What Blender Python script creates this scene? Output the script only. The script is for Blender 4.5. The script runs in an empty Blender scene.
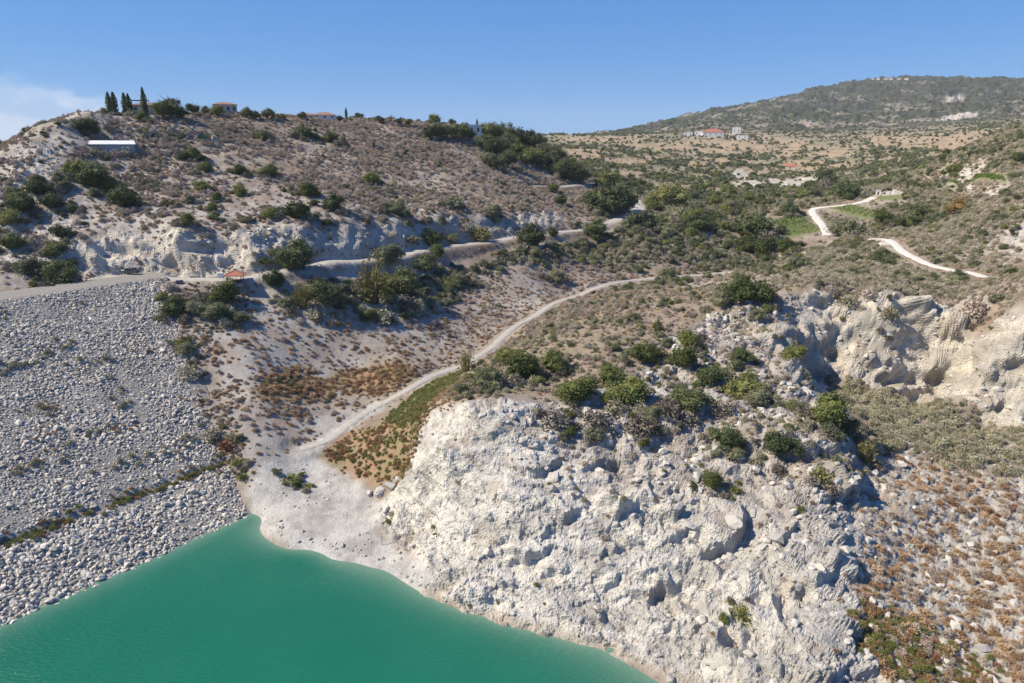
import bpy, math, random
import numpy as np
from mathutils import Vector, Matrix, Euler

# ------------------------------------------------------------------ camera, sky, sun, exposure
C = bpy.context.scene
COL = C.collection
R = math.radians
CAMZ, PITCH, FPX, CX, CY = 70.0, 16.0, 683.0, 512.0, 341.5
cam = bpy.data.objects.new('camera', bpy.data.cameras.new('camera'))
COL.objects.link(cam)
cam.location = (0, 0, CAMZ)
cam.rotation_euler = (R(90 - PITCH), 0, 0)
cam.data.sensor_width = 36.0
cam.data.lens = 36.0 * FPX / 1024.0
cam.data.clip_start = 1.0
cam.data.clip_end = 40000.0
C.camera = cam
SUN_EL, SUN_DIR = 44.0, (-1.0, -0.07)            # the sun stands to the left of the view
sd = Vector((SUN_DIR[0], SUN_DIR[1], 0)).normalized() * math.cos(R(SUN_EL)) + Vector((0, 0, math.sin(R(SUN_EL))))
sun = bpy.data.objects.new('sun', bpy.data.lights.new('sun', 'SUN'))
COL.objects.link(sun)
sun.data.energy = 5.0
sun.data.angle = R(0.53)
sun.data.color = (1.0, 0.895, 0.72)
sun.rotation_euler = sd.to_track_quat('Z', 'Y').to_euler()
W = bpy.data.worlds.new('World'); C.world = W; W.use_nodes = True
wt = W.node_tree
for n in list(wt.nodes): wt.nodes.remove(n)
wout = wt.nodes.new('ShaderNodeOutputWorld'); wbg = wt.nodes.new('ShaderNodeBackground')
sky = wt.nodes.new('ShaderNodeTexSky'); sky.sky_type = 'NISHITA'; sky.sun_disc = False
sky.sun_elevation = R(SUN_EL); sky.sun_rotation = math.atan2(sd.x, sd.y)
sky.altitude = 600.0; sky.air_density = 0.6; sky.dust_density = 0.0; sky.ozone_density = 2.0
wbg.inputs['Strength'].default_value = 0.0676
# a low bank of pale cloud far out over the left of the view
geo = wt.nodes.new('ShaderNodeTexCoord')
def wm(op, a, b=None, c=None):
    n = wt.nodes.new('ShaderNodeMath'); n.operation = op; n.use_clamp = False
    for i, v in enumerate((a, b, c)):
        if v is None: continue
        if isinstance(v, (int, float)): n.inputs[i].default_value = v
        else: wt.links.new(v, n.inputs[i])
    return n.outputs[0]
def wramp(v, a, b):
    n = wt.nodes.new('ShaderNodeMapRange'); n.interpolation_type = 'SMOOTHSTEP'
    wt.links.new(v, n.inputs[0]); n.inputs[1].default_value = a; n.inputs[2].default_value = b
    return n.outputs[0]
wsep = wt.nodes.new('ShaderNodeSeparateXYZ'); wt.links.new(geo.outputs['Generated'], wsep.inputs[0])
az = wm('ARCTAN2', wsep.outputs[0], wsep.outputs[1])
wmap = wt.nodes.new('ShaderNodeMapping'); wmap.inputs['Scale'].default_value = (1, 1, 2.6)
wt.links.new(geo.outputs['Generated'], wmap.inputs[0])
wn = wt.nodes.new('ShaderNodeTexNoise'); wn.inputs['Scale'].default_value = 11.0; wn.inputs['Detail'].default_value = 6.0
wn.inputs['Roughness'].default_value = 0.55
wt.links.new(wmap.outputs[0], wn.inputs['Vector'])
top = wm('ADD', wm('MULTIPLY', wm('SUBTRACT', wn.outputs['Fac'], 0.5), 0.12), wsep.outputs[2])
cl = wm('MULTIPLY', wramp(top, 0.076, 0.052), wramp(az, -0.46, -0.56))
cl = wm('MULTIPLY', cl, wm('ADD', 0.40, wm('MULTIPLY', wramp(wn.outputs['Fac'], 0.42, 0.58), 0.55)))
wmix = wt.nodes.new('ShaderNodeMix'); wmix.data_type = 'RGBA'
# the camera's rendering of a clear dry sky: flatter and bluer than the raw model, over the whole dome
wsc = wt.nodes.new('ShaderNodeVectorMath'); wsc.operation = 'SCALE'; wt.links.new(sky.outputs[0], wsc.inputs[0]); wsc.inputs['Scale'].default_value = 0.119
wse = wt.nodes.new('ShaderNodeSeparateColor'); wt.links.new(wsc.outputs[0], wse.inputs[0])
wti = wt.nodes.new('ShaderNodeCombineColor')
for i_, (k_, g_) in enumerate(((3.41, .73), (5.27, .50), (8.25, .30))):
    wt.links.new(wm('MULTIPLY', wm('POWER', wse.outputs[i_], g_), k_), wti.inputs[i_])
wt.links.new(cl, wmix.inputs[0]); wt.links.new(wti.outputs[0], wmix.inputs[6])
wmix.inputs[7].default_value = (6.6, 7.6, 9.3, 1)
wt.links.new(wmix.outputs[2], wbg.inputs[0]); wt.links.new(wbg.outputs[0], wout.inputs[0])
C.view_settings.view_transform = 'Standard'; C.view_settings.look = 'None'
C.view_settings.exposure = 0.64; C.view_settings.gamma = 1.0; C.view_settings.use_curve_mapping = False

rng = np.random.default_rng(7)
random.seed(7)

# ------------------------------------------------------------------ helpers
def tag(o, label=None, cat=None, group=None, kind=None):
    for k, v in (('label', label), ('category', cat), ('group', group), ('kind', kind)):
        if v: o[k] = v
    return o

def mesh_from(name, V, F, mats=None, smooth=False, mi=None):
    """V (n,3) array, F list of index arrays of equal length (m,3) or (m,4), or a list of such arrays."""
    me = bpy.data.meshes.new(name)
    V = np.asarray(V, np.float32)
    Fs = F if isinstance(F, list) else [F]
    Fs = [np.asarray(f, np.int32) for f in Fs if len(f)]
    me.vertices.add(len(V)); me.vertices.foreach_set('co', V.ravel())
    lv = np.concatenate([f.ravel() for f in Fs])
    tot = np.concatenate([np.full(len(f), f.shape[1], np.int32) for f in Fs])
    st = np.concatenate([[0], np.cumsum(tot)[:-1]]).astype(np.int32)
    me.loops.add(len(lv)); me.loops.foreach_set('vertex_index', lv)
    me.polygons.add(len(tot)); me.polygons.foreach_set('loop_start', st)
    if hasattr(smooth, '__len__'): me.polygons.foreach_set('use_smooth', np.asarray(smooth, bool))
    else: me.polygons.foreach_set('use_smooth', np.full(len(tot), bool(smooth)))
    for m in (mats if isinstance(mats, (list, tuple)) else [mats]):
        if m: me.materials.append(m)
    if mi is not None: me.polygons.foreach_set('material_index', np.asarray(mi, np.int32))
    me.update(calc_edges=True)
    return me

def link(name, me, parent=None, loc=None):
    o = bpy.data.objects.new(name, me); COL.objects.link(o)
    if parent: o.parent = parent
    if loc is not None: o.location = loc
    return o

def hash01(ix, iy, iz, s):
    h = (ix.astype(np.int64) * 374761393 + iy.astype(np.int64) * 668265263 + iz.astype(np.int64) * 2147483647 + s * 1274126177) & 0xFFFFFFFF
    h = ((h ^ (h >> 13)) * 1274126177) & 0xFFFFFFFF
    h = ((h ^ (h >> 16)) * 2246822519) & 0xFFFFFFFF
    h = (h ^ (h >> 15)) & 0xFFFFFF
    return (h / 16777216.0).astype(np.float32)

def vnoise(x, y, s=0):
    """gradient-like 2D noise in -1..1"""
    ix = np.floor(x); iy = np.floor(y); fx = (x - ix).astype(np.float32); fy = (y - iy).astype(np.float32)
    ix = ix.astype(np.int64); iy = iy.astype(np.int64)
    ux = fx * fx * fx * (fx * (fx * 6 - 15) + 10); uy = fy * fy * fy * (fy * (fy * 6 - 15) + 10)
    z = np.zeros_like(ix)
    def g(dx, dy):
        a = hash01(ix + dx, iy + dy, z, s) * 6.2831853
        return np.cos(a) * (fx - dx) + np.sin(a) * (fy - dy)
    a = g(0, 0); b = g(1, 0); c = g(0, 1); d = g(1, 1)
    return ((a + (b - a) * ux) + ((c + (d - c) * ux) - (a + (b - a) * ux)) * uy) * 1.5

def fbm(x, y, oct=4, s=0, gain=0.5):
    t = 0; a = 1.0; n = 0
    for k in range(oct):
        t = t + a * vnoise(x * 2.03 ** k + 17.3 * k, y * 2.03 ** k - 9.1 * k, s + k); n += a; a *= gain
    return t / n

def facets(P, scale, s, tilt=0.6):
    """blocky rock relief: every cell of a jittered lattice has an offset and a tilted face; also the distance to the crack"""
    Q = P / scale
    I = np.floor(Q).astype(np.int64); Fq = (Q - I).astype(np.float32)
    n = len(Q); b1 = np.full(n, 9.0, np.float32); b2 = b1.copy(); val = np.zeros(n, np.float32)
    for dx in (-1, 0, 1):
        for dy in (-1, 0, 1):
            for dz in (-1, 0, 1):
                jx, jy, jz = I[:, 0] + dx, I[:, 1] + dy, I[:, 2] + dz
                h0 = hash01(jx, jy, jz, s); h1 = hash01(jx, jy, jz, s + 1); h2 = hash01(jx, jy, jz, s + 2)
                ex = Fq[:, 0] - dx - h0; ey = Fq[:, 1] - dy - h1; ez = Fq[:, 2] - dz - h2
                d = ex * ex + ey * ey + ez * ez
                k = d < b1
                b2 = np.where(k, b1, np.minimum(b2, d))
                o = hash01(jx, jy, jz, s + 3)
                t = (hash01(jx, jy, jz, s + 4) - 0.5) * ex + (o - 0.5) * ey + (h1 - 0.6) * ez
                val = np.where(k, (o - 0.5) + tilt * 2 * t, val)
                b1 = np.where(k, d, b1)
    return val, np.sqrt(b2) - np.sqrt(b1)

def ss(a, b, x):
    t = np.clip((x - a) / (b - a), 0, 1); return t * t * (3 - 2 * t)

# ------------------------------------------------------------------ the lie of the land
CP, SP = math.cos(R(PITCH)), math.sin(R(PITCH))
def ray(px, py):
    b = (CY - py) / FPX; yc = CP + b * SP
    return ((px - CX) / FPX) / yc, (-SP + b * CP) / yc       # sideways and upward slope of a sight line per metre north

# surveyed heights: sight line and distance north
SURV = """
250 520 119.5;270 525 115;290 546 108.6;330 561 104.7;370 570 102;410 592 96.3;480 612 90.5;540 627 87;600 645 83.3;640 660 80;690 683 75.5
300 480 129.5;270 500 122.5;340 520 115.5;400 550 106.5;380 500 122;310 440 142.5;330 450 139;370 410 155.5;400 400 158;440 375 175;490 350 193;530 320 220;570 298 246;640 280 271;700 274 284;760 268 298
260 400 149.5;250 450 133.5;260 490 124.6;230 330 173.5;250 360 162.5;235 275 197;180 276 199
300 400 155;300 370 168;350 330 188;350 370 174;400 340 189;400 300 210;450 310 218;400 370 172;450 280 240;520 265 256;600 255 293;680 250 303;560 280 258;560 262 268
165 281 192;185 340 166.5;200 400 149
300 268 207;360 261 224;430 250 252;500 241 276;560 232 302;610 222 332;637 204 392;600 192 420;560 188 400
400 268 234;400 276 228;400 288 222;330 290 201;330 300 194;460 262 252;540 250 274
180 236 204.5;180 268 201;120 262 201.5;120 240 206;180 200 238;180 160 276;180 137 298;180 128 306;180 117 324;120 117 312;150 116 316
130 200 232;130 160 266;100 142 278;100 180 244;100 220 214
20 266 190;40 282 184;20 242 202;0 270 184;0 240 203;0 190 222;0 166 236;30 145 248;60 122 270;90 113 290;50 190 226;50 150 252;50 225 212;70 256 198;84 270 196;84 246 200
240 240 206;240 225 218;240 262 205;240 200 246;240 160 290;240 135 330;240 118 350
300 262 211;300 230 217.5;300 212 236;300 180 282;300 150 330;300 120 378
350 253 227;350 226 234;400 246 244;400 223 251;400 205 276;400 180 318;400 150 374;400 130 410;400 122 428
440 218 264;440 241 258;480 217 284;480 234 276;480 195 318;480 170 362;480 148 420;480 130 460
520 213 306;520 226 298;520 190 352;540 172 420;520 150 470;550 150 490
600 180 505;600 165 640;560 160 560;600 150 900;600 140 1180;600 136 1400;560 134 1300;640 134 1450
700 230 330;700 215 395;700 200 480;700 185 620;700 170 800;700 150 1080;700 137 1400;650 220 345;650 200 440;650 185 560;650 170 760;640 150 1050
640 240 305;720 255 305
760 220 370;760 195 520;780 170 850;780 150 1150;780 138 1400
850 296 187;850 270 236;850 240 300;850 215 380;850 190 540;850 165 840;850 145 1180;850 128 1800
830 210 400;830 235 322;800 255 275;880 238 300
1000 302 172;1000 275 210;1000 255 232;1000 240 246;1000 220 268;1000 200 296;1000 180 335;1000 160 376;1000 140 430;1024 126 470;1000 132 470;960 150 470
900 252 258;945 266 232;990 277 207;950 220 330;950 200 390;950 180 440;930 170 560;930 150 900;900 220 345;900 200 400;930 130 1500
800 276 228;900 280 214;950 285 200
940 112 2000;1000 118 1700;1000 100 2300;850 105 2400
620 132 3000;660 124 3000;700 112 3000;760 103 3000;800 92 3000;840 83 3000;875 78 3000;920 77 3000;960 78 2900;1024 80 2700
700 124 2100;780 112 2300;880 95 2600
500 560 96.5;500 500 104;500 450 112.5;500 407 120;500 385 136;500 370 150
450 560 99.5;440 500 110;430 450 119;430 407 131;440 395 140;410 440 127;415 520 111;400 480 121
560 590 91;560 530 99;560 470 110;560 410 124;560 385 138
530 340 178;480 375 152;560 310 210;600 340 160;600 310 192;600 292 232;600 390 130;600 450 114;600 500 104.5;600 560 95;600 610 88
650 620 85;650 560 94;650 500 104;650 440 117;650 400 131;650 370 145;650 340 160;650 310 186;650 290 240
700 650 79;700 600 86.5;700 540 96;700 480 108;700 430 121;700 390 136;700 350 156;710 318 178;740 296 186;760 292 188;700 302 190;720 290 205;700 285 245
760 330 170;750 360 152;780 300 182;790 330 168;790 360 152
760 650 74.5;760 600 83.5;760 540 94;760 480 106;760 430 119
800 683 69;800 620 78.5;800 560 88.5;800 500 99.5;800 450 111;800 405 127;830 420 121.5
845 480 105.5;845 520 97;850 560 89;860 620 79;880 683 70
862 462 115;868 490 108;868 520 99.5;870 440 125;840 400 150;810 385 163;800 350 173
900 400 163;900 440 129;940 440 129;950 500 108;950 550 97;950 600 86;950 683 72;1000 440 130;1024 500 109;1024 560 95;1024 683 72;900 560 93.5;900 500 105
812 291 185;830 290 187;870 295 182;895 300 178;915 310 179;930 306 187;960 310 176;1000 320 160;1024 326 150
815 375 174;840 370 172;870 387 167;895 392 162;916 388 170;935 388 169;950 395 163;1000 410 146;1024 427 135
"""
WP = []   # u, ln Y, z
for line in SURV.strip().splitlines():
    for t in line.split(';'):
        px, py, Y = (float(v) for v in t.split()); u, s = ray(px, py)
        WP.append((u, math.log(Y), CAMZ + s * Y))
def wp(u, Y, z): WP.append((u, math.log(Y), z))
for u, Y, z in ((-1.05, 60, -6), (-.7, 60, -6), (0, 45, -8), (.3, 50, -6), (-.4, 90, -5), (-.3, 75, -6), (0, 66, -5), (-.15, 82, -4), (-.6, 75, -7), (.1, 62, -4), (.15, 66, -2), (-.5, 92, -4), (-.36, 104, -3),
                (.6, 45, 2), (1.05, 45, 4), (1.1, 80, 7), (1.1, 130, 13), (1.1, 150, 30), (1.1, 250, 45), (1.1, 400, 75), (1.1, 900, 120),
                (-1.1, 150, 22), (-1.1, 210, 34), (-1.1, 260, 60), (-1.1, 400, 40), (-1.1, 900, 30), (-1.1, 3000, 40), (-.7, 450, 40), (-.75, 330, 55), (-.8, 270, 58), (-.6, 370, 80), (-.5, 480, 74), (-.4, 520, 76), (-.3, 520, 78), (-.15, 560, 74), (-.2, 800, 68), (-.5, 800, 55),
                (-.1, 1600, 76), (0, 1800, 80), (.15, 1900, 92), (-.5, 1600, 40), (-.75, 3000, 58), (-.5, 3000, 50), (-.2, 3000, 50), (0, 3000, 60), (.1, 3000, 70), (-.8, 6500, 70), (0, 6500, 60), (1, 6500, 250), (.5, 6500, 240), (1.1, 3000, 330), (.5, 4000, 300), (.3, 4000, 220), (.8, 4000, 300),
                (.77, 520, 72), (.9, 600, 70), (.72, 650, 62), (.3, 1750, 112), (.45, 1900, 122)): wp(u, Y, z)

# the dam's upstream face, a plane rising from the waterline
DA = np.array((-52.0, 120.0)); DN = np.array((-.776, .631)); DT = np.array((.631, .776)); DSL = 2.44; DCREST = 34.0
def damd(x, y): return (x - DA[0]) * DN[0] + (y - DA[1]) * DN[1]
def damz(x, y): return damd(x, y) / DSL
def damhit(px, py):
    u, s = ray(px, py); k = u * DN[0] + DN[1]; c = DA @ DN
    Y = (CAMZ + c / DSL) / (k / DSL - s)
    return u, Y
for px, py, dz in ((165, 284, .4), (178, 320, .4), (195, 290, .9), (215, 301, 1.6), (200, 330, 1.0), (205, 360, .8), (225, 390, .9), (185, 340, .4), (193, 370, .4), (200, 400, .4), (212, 425, .4), (228, 450, .4), (238, 475, .4), (244, 500, .3),
                   (140, 300, -2), (100, 340, -3), (60, 400, -3), (150, 400, -3), (20, 330, -3), (0, 420, -3), (100, 480, -3), (0, 520, -3), (170, 450, -2.5), (200, 480, -2.5), (180, 520, -2.5), (80, 560, -2.5), (10, 600, -2.5), (160, 350, -2), (180, 430, -2)):
    u, Y = damhit(px, py); WP.append((u, math.log(Y), CAMZ + ray(px, py)[1] * Y + dz))
WP = np.array(WP)
NU, NV = 1020, 1000
U0, U1 = -1.02, 1.02
us = np.linspace(U0, U1, NU)
# rows get sparser with distance
vk = np.interp(np.linspace(0, 1, NV), (0, .07, .66, .86, 1), (math.log(46), math.log(70), math.log(215), math.log(470), math.log(6500)))
def rbf(u, v):
    c2 = np.float32(1.6e-4)
    D = np.hypot(WP[:, None, 0] - WP[None, :, 0], WP[:, None, 1] - WP[None, :, 1])
    K = np.sqrt(D * D + c2); n = len(WP)
    A = np.zeros((n + 3, n + 3)); A[:n, :n] = K - 2e-3 * np.eye(n)
    A[:n, n] = 1; A[:n, n + 1:] = WP[:, :2]; A[n, :n] = 1; A[n + 1:, :n] = WP[:, :2].T
    # heights are taken relative to distance so that the far land does not swamp the near
    w = np.linalg.solve(A, np.concatenate([(WP[:, 2] - CAMZ) / np.exp(WP[:, 1]), [0, 0, 0]]))
    wf = w.astype(np.float32); WU = WP[:, 0].astype(np.float32); WV = WP[:, 1].astype(np.float32)
    out = np.empty(u.size); uf, vf = u.ravel().astype(np.float32), v.ravel().astype(np.float32)
    for i in range(0, u.size, 8000):
        a, b = uf[i:i + 8000], vf[i:i + 8000]
        d = a[:, None] - WU; e = b[:, None] - WV; d *= d; e *= e; d += e; d += c2; np.sqrt(d, out=d)
        out[i:i + 8000] = d @ wf[:n] + wf[n] + wf[n + 1] * a + wf[n + 2] * b
    return CAMZ + out.reshape(u.shape) * np.exp(v)
NF = int(NV * .87)
def bil(A, fi, fj):
    i = np.clip(np.floor(fi).astype(int), 0, A.shape[0] - 2); j = np.clip(np.floor(fj).astype(int), 0, A.shape[1] - 2)
    a = np.clip(fi - i, 0, 1); b = np.clip(fj - j, 0, 1)
    if A.ndim == 3: a = a[..., None]; b = b[..., None]
    return (A[i, j] * (1 - a) * (1 - b) + A[i + 1, j] * a * (1 - b) + A[i, j + 1] * (1 - a) * b + A[i + 1, j + 1] * a * b)
Z = np.empty((NV, NU)); Z[:NF] = rbf(*np.meshgrid(us, vk[:NF]))
cu = np.linspace(U0, U1, 341)
GI, GJ = np.meshgrid(np.linspace(0, NV - NF - 1, NV - NF), np.arange(NU) / (NU - 1) * 340.0, indexing='ij')
Z[NF:] = bil(rbf(*np.meshgrid(cu, vk[NF:])), GI, GJ)
for _ in range(3):                              # take the creases off the upsampled sheet
    Z[1:-1, 1:-1] = (Z[1:-1, 1:-1] * 2 + Z[:-2, 1:-1] + Z[2:, 1:-1] + Z[1:-1, :-2] + Z[1:-1, 2:]) / 6
Yg = np.exp(vk)[:, None] * np.ones((1, NU)); Xg = us[None, :] * Yg
Z = np.where(Yg > 1500, np.maximum(Z, 20), Z)
ZB = [Z]                                        # the sheet by which outlines are found
def gij(x, y):
    y = np.maximum(np.asarray(y, float), 47.0); u = np.asarray(x, float) / y
    fi = np.interp(np.log(y), vk, np.arange(NV)); fj = (np.clip(u, U0, U1) - U0) / (U1 - U0) * (NU - 1)
    return fi, fj
def at_h(px, py, Zs=None):
    """where the sight line through a point of the photograph meets the ground"""
    Zs = ZB[0] if Zs is None else Zs
    u, s = ray(px, py); fj = (u - U0) / (U1 - U0) * (NU - 1); j = int(np.clip(math.floor(fj), 0, NU - 2)); b = fj - j
    col = Zs[:, j] * (1 - b) + Zs[:, j + 1] * b; Y = np.exp(vk); g = col - (CAMZ + s * Y)
    g[vk < math.log(66)] = -1
    k = np.nonzero(g > 0)[0]
    i = int(k[0]) if len(k) else int(np.argmax(g / Y))
    if i > 0 and g[i] > 0: t = g[i - 1] / (g[i - 1] - g[i]); y = Y[i - 1] + t * (Y[i] - Y[i - 1])
    else: y = Y[i]
    return np.array((u * y, y))
def poly(*pts): return np.array([at_h(*p) for p in pts])
def P_(txt): return poly(*[tuple(float(v) for v in t.split()) for t in txt.split(';')])
def inside(pl, x, y):
    r = np.zeros(x.shape, bool); n = len(pl)
    for k in range(n):
        (x1, y1), (x2, y2) = pl[k], pl[(k + 1) % n]
        if y1 == y2: continue
        c = ((y1 > y) != (y2 > y)) & (x < (x2 - x1) * (y - y1) / (y2 - y1) + x1); r ^= c
    return r
def edge_d(pl, x, y, closed=True):
    d = np.full(x.shape, 1e9); n = len(pl)
    for k in range(n if closed else n - 1):
        p, q = pl[k], pl[(k + 1) % n]; e = q - p; L = max(e @ e, 1e-9)
        t = np.clip(((x - p[0]) * e[0] + (y - p[1]) * e[1]) / L, 0, 1)
        d = np.minimum(d, np.hypot(x - p[0] - t * e[0], y - p[1] - t * e[1]))
    return d
def area(pl, soft=2.0, wob=2.0, freq=.12, s=0):
    """soft mask of a ground area given by its outline, with an uneven rim"""
    m = max(soft, wob) * 2 + 4
    x0, y0 = pl.min(0) - m; x1, y1 = pl.max(0) + m
    k = (Xg > x0) & (Xg < x1) & (Yg > y0) & (Yg < y1)
    out = np.zeros(Xg.shape, np.float32)
    x, y = Xg[k], Yg[k]
    d = edge_d(pl, x, y) * np.where(inside(pl, x, y), 1, -1) + wob * 1.6 * fbm(x * freq, y * freq, 4, 50 + s, .6)
    out[k] = ss(-soft, soft, d)
    return out

# ------------------------------------------------------------------ materials
def nmat(name):
    m = bpy.data.materials.new(name); m.use_nodes = True
    nt = m.node_tree; b = nt.nodes['Principled BSDF']; b.inputs['Roughness'].default_value = 0.9
    b.inputs['Specular IOR Level'].default_value = 0.2
    return m, nt, b
def node(nt, t, **kw):
    n = nt.nodes.new(t)
    for k, v in kw.items():
        if k in n.inputs: n.inputs[k].default_value = v
        else: setattr(n, k, v)
    return n
def mixc(nt, fac, a, b, mode='MIX'):
    n = nt.nodes.new('ShaderNodeMix'); n.data_type = 'RGBA'; n.blend_type = mode
    for i, v in ((0, fac), (6, a), (7, b)):
        if isinstance(v, (int, float)): n.inputs[i].default_value = v
        elif isinstance(v, tuple): n.inputs[i].default_value = (*v, 1)
        else: nt.links.new(v, n.inputs[i])
    return n.outputs[2]
def mrange(nt, v, a, b, c=0.0, d=1.0):
    n = nt.nodes.new('ShaderNodeMapRange'); nt.links.new(v, n.inputs[0])
    for i, x in enumerate((a, b, c, d)): n.inputs[i + 1].default_value = x
    return n.outputs[0]
def ramp(nt, v, stops):
    n = nt.nodes.new('ShaderNodeValToRGB'); e = n.color_ramp.elements
    while len(e) < len(stops): e.new(0.5)
    for k, (p, c) in enumerate(stops): e[k].position = p; e[k].color = (*c, 1)
    nt.links.new(v, n.inputs[0]); return n.outputs[0]

def ground_material():
    m, nt, b = nmat('ground')
    at = node(nt, 'ShaderNodeAttribute', attribute_name='albedo')
    rk = node(nt, 'ShaderNodeAttribute', attribute_name='rock')
    co = node(nt, 'ShaderNodeTexCoord')
    n1 = node(nt, 'ShaderNodeTexNoise', Scale=2.2, Detail=6.0, Roughness=0.65); nt.links.new(co.outputs['Object'], n1.inputs['Vector'])
    n2 = node(nt, 'ShaderNodeTexNoise', Scale=0.35, Detail=5.0, Roughness=0.6); nt.links.new(co.outputs['Object'], n2.inputs['Vector'])
    c = mixc(nt, 1.0, at.outputs['Color'], ramp(nt, n1.outputs['Fac'], [(0.3, (.78, .77, .76)), (0.5, (1, 1, 1)), (0.72, (1.12, 1.12, 1.12))]), 'MULTIPLY')
    c = mixc(nt, 1.0, c, ramp(nt, n2.outputs['Fac'], [(0.3, (.86, .86, .87)), (0.5, (1, 1, 1)), (0.7, (1.1, 1.09, 1.07))]), 'MULTIPLY')
    nt.links.new(c, b.inputs['Base Color'])
    # fine relief: pebbles and rubble on soil, chipped faces on rock
    v1 = node(nt, 'ShaderNodeTexVoronoi', Scale=2.6); nt.links.new(co.outputs['Object'], v1.inputs['Vector'])
    bp = node(nt, 'ShaderNodeBump', Strength=0.55, Distance=0.35); nt.links.new(n1.outputs['Fac'], bp.inputs['Height'])
    bp2 = node(nt, 'ShaderNodeBump', Distance=0.25); nt.links.new(v1.outputs['Distance'], bp2.inputs['Height'])
    nt.links.new(mrange(nt, rk.outputs['Fac'], 0, 1, 0.25, 0.6), bp2.inputs['Strength'])
    nt.links.new(bp.outputs[0], bp2.inputs['Normal']); nt.links.new(bp2.outputs[0], b.inputs['Normal'])
    # bedding joints and chipped faces of bare rock
    mp = node(nt, 'ShaderNodeMapping'); mp.inputs['Scale'].default_value = (.8, .9, 2.2); mp.inputs['Rotation'].default_value = (0, R(9), 0); nt.links.new(co.outputs['Object'], mp.inputs[0])
    v2 = node(nt, 'ShaderNodeTexVoronoi', Scale=1.15, distance='CHEBYCHEV'); nt.links.new(mp.outputs[0], v2.inputs['Vector'])
    n3 = node(nt, 'ShaderNodeTexNoise', Scale=.9, Detail=8.0, Roughness=0.7); nt.links.new(mp.outputs[0], n3.inputs['Vector'])
    ad = node(nt, 'ShaderNodeMath', operation='MULTIPLY_ADD'); nt.links.new(v2.outputs['Distance'], ad.inputs[0]); ad.inputs[1].default_value = -.45; nt.links.new(n3.outputs['Fac'], ad.inputs[2])
    bp3 = node(nt, 'ShaderNodeBump', Distance=0.8); nt.links.new(ad.outputs[0], bp3.inputs['Height']); nt.links.new(mrange(nt, rk.outputs['Fac'], 0, 1, 0.0, .62), bp3.inputs['Strength'])
    nt.links.new(bp2.outputs[0], bp3.inputs['Normal']); nt.links.new(bp3.outputs[0], b.inputs['Normal'])
    b.inputs['Roughness'].default_value = 0.95; b.inputs['Specular IOR Level'].default_value = 0.1
    return m

def plain(name, col, rough=0.8, var=0.12, scale=6.0, bump=0.0, metal=0.0, spec=0.25):
    m, nt, b = nmat(name)
    co = node(nt, 'ShaderNodeTexCoord'); n = node(nt, 'ShaderNodeTexNoise', Scale=scale, Detail=5.0, Roughness=0.6)
    nt.links.new(co.outputs['Object'], n.inputs['Vector'])
    col = tuple(c * .85 for c in col)
    lo = tuple(c * (1 - var) for c in col); hi = tuple(min(1, c * (1 + var)) for c in col)
    nt.links.new(ramp(nt, n.outputs['Fac'], [(0.3, lo), (0.7, hi)]), b.inputs['Base Color'])
    b.inputs['Roughness'].default_value = rough; b.inputs['Metallic'].default_value = metal
    b.inputs['Specular IOR Level'].default_value = spec
    if bump:
        bp = node(nt, 'ShaderNodeBump', Strength=bump, Distance=0.1); nt.links.new(n.outputs['Fac'], bp.inputs['Height'])
        nt.links.new(bp.outputs[0], b.inputs['Normal'])
    return m

def leaf_material(name, stops, trans=0.25, patch=0.5, pscale=0.35):
    """leaf colour differs from plant to plant and in patches within one plant"""
    stops = [(q_, tuple(v * .98 for v in c_)) for q_, c_ in stops]
    m, nt, b = nmat(name)
    oi = node(nt, 'ShaderNodeObjectInfo')
    co = node(nt, 'ShaderNodeTexCoord'); n = node(nt, 'ShaderNodeTexNoise', Scale=5.0, Detail=3.0)
    nt.links.new(co.outputs['Object'], n.inputs['Vector'])
    a = node(nt, 'ShaderNodeMath', operation='MULTIPLY_ADD'); nt.links.new(n.outputs['Fac'], a.inputs[0]); a.inputs[1].default_value = patch
    s = node(nt, 'ShaderNodeMath', operation='MULTIPLY_ADD'); nt.links.new(oi.outputs['Random'], s.inputs[0]); s.inputs[1].default_value = 1 - patch * .7
    s.inputs[2].default_value = -0.15 * patch; nt.links.new(s.outputs[0], a.inputs[2])
    c = ramp(nt, a.outputs[0], stops)
    nt.links.new(c, b.inputs['Base Color'])
    b.inputs['Roughness'].default_value = 0.75; b.inputs['Specular IOR Level'].default_value = 0.15
    if trans:
        tr = node(nt, 'ShaderNodeBsdfTranslucent'); nt.links.new(c, tr.inputs['Color'])
        mx = node(nt, 'ShaderNodeMixShader'); mx.inputs[0].default_value = trans
        nt.links.new(b.outputs[0], mx.inputs[1]); nt.links.new(tr.outputs[0], mx.inputs[2])
        nt.links.new(mx.outputs[0], nt.nodes['Material Output'].inputs['Surface'])
    return m

M = {}
M['ground'] = ground_material()
M['stone'] = None

# ------------------------------------------------------------------ ground areas
dist = Yg
N20 = fbm(Xg / 26, Yg / 26, 5, 1, .55); N6 = fbm(Xg / 7, Yg / 7, 4, 11, .6); N60 = fbm(Xg / 90, Yg / 90, 5, 21, .55)
near = Yg < 260
N2 = np.zeros_like(Xg); N2[near] = fbm(Xg[near] / 2.2, Yg[near] / 2.2, 3, 31, .6)

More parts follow.
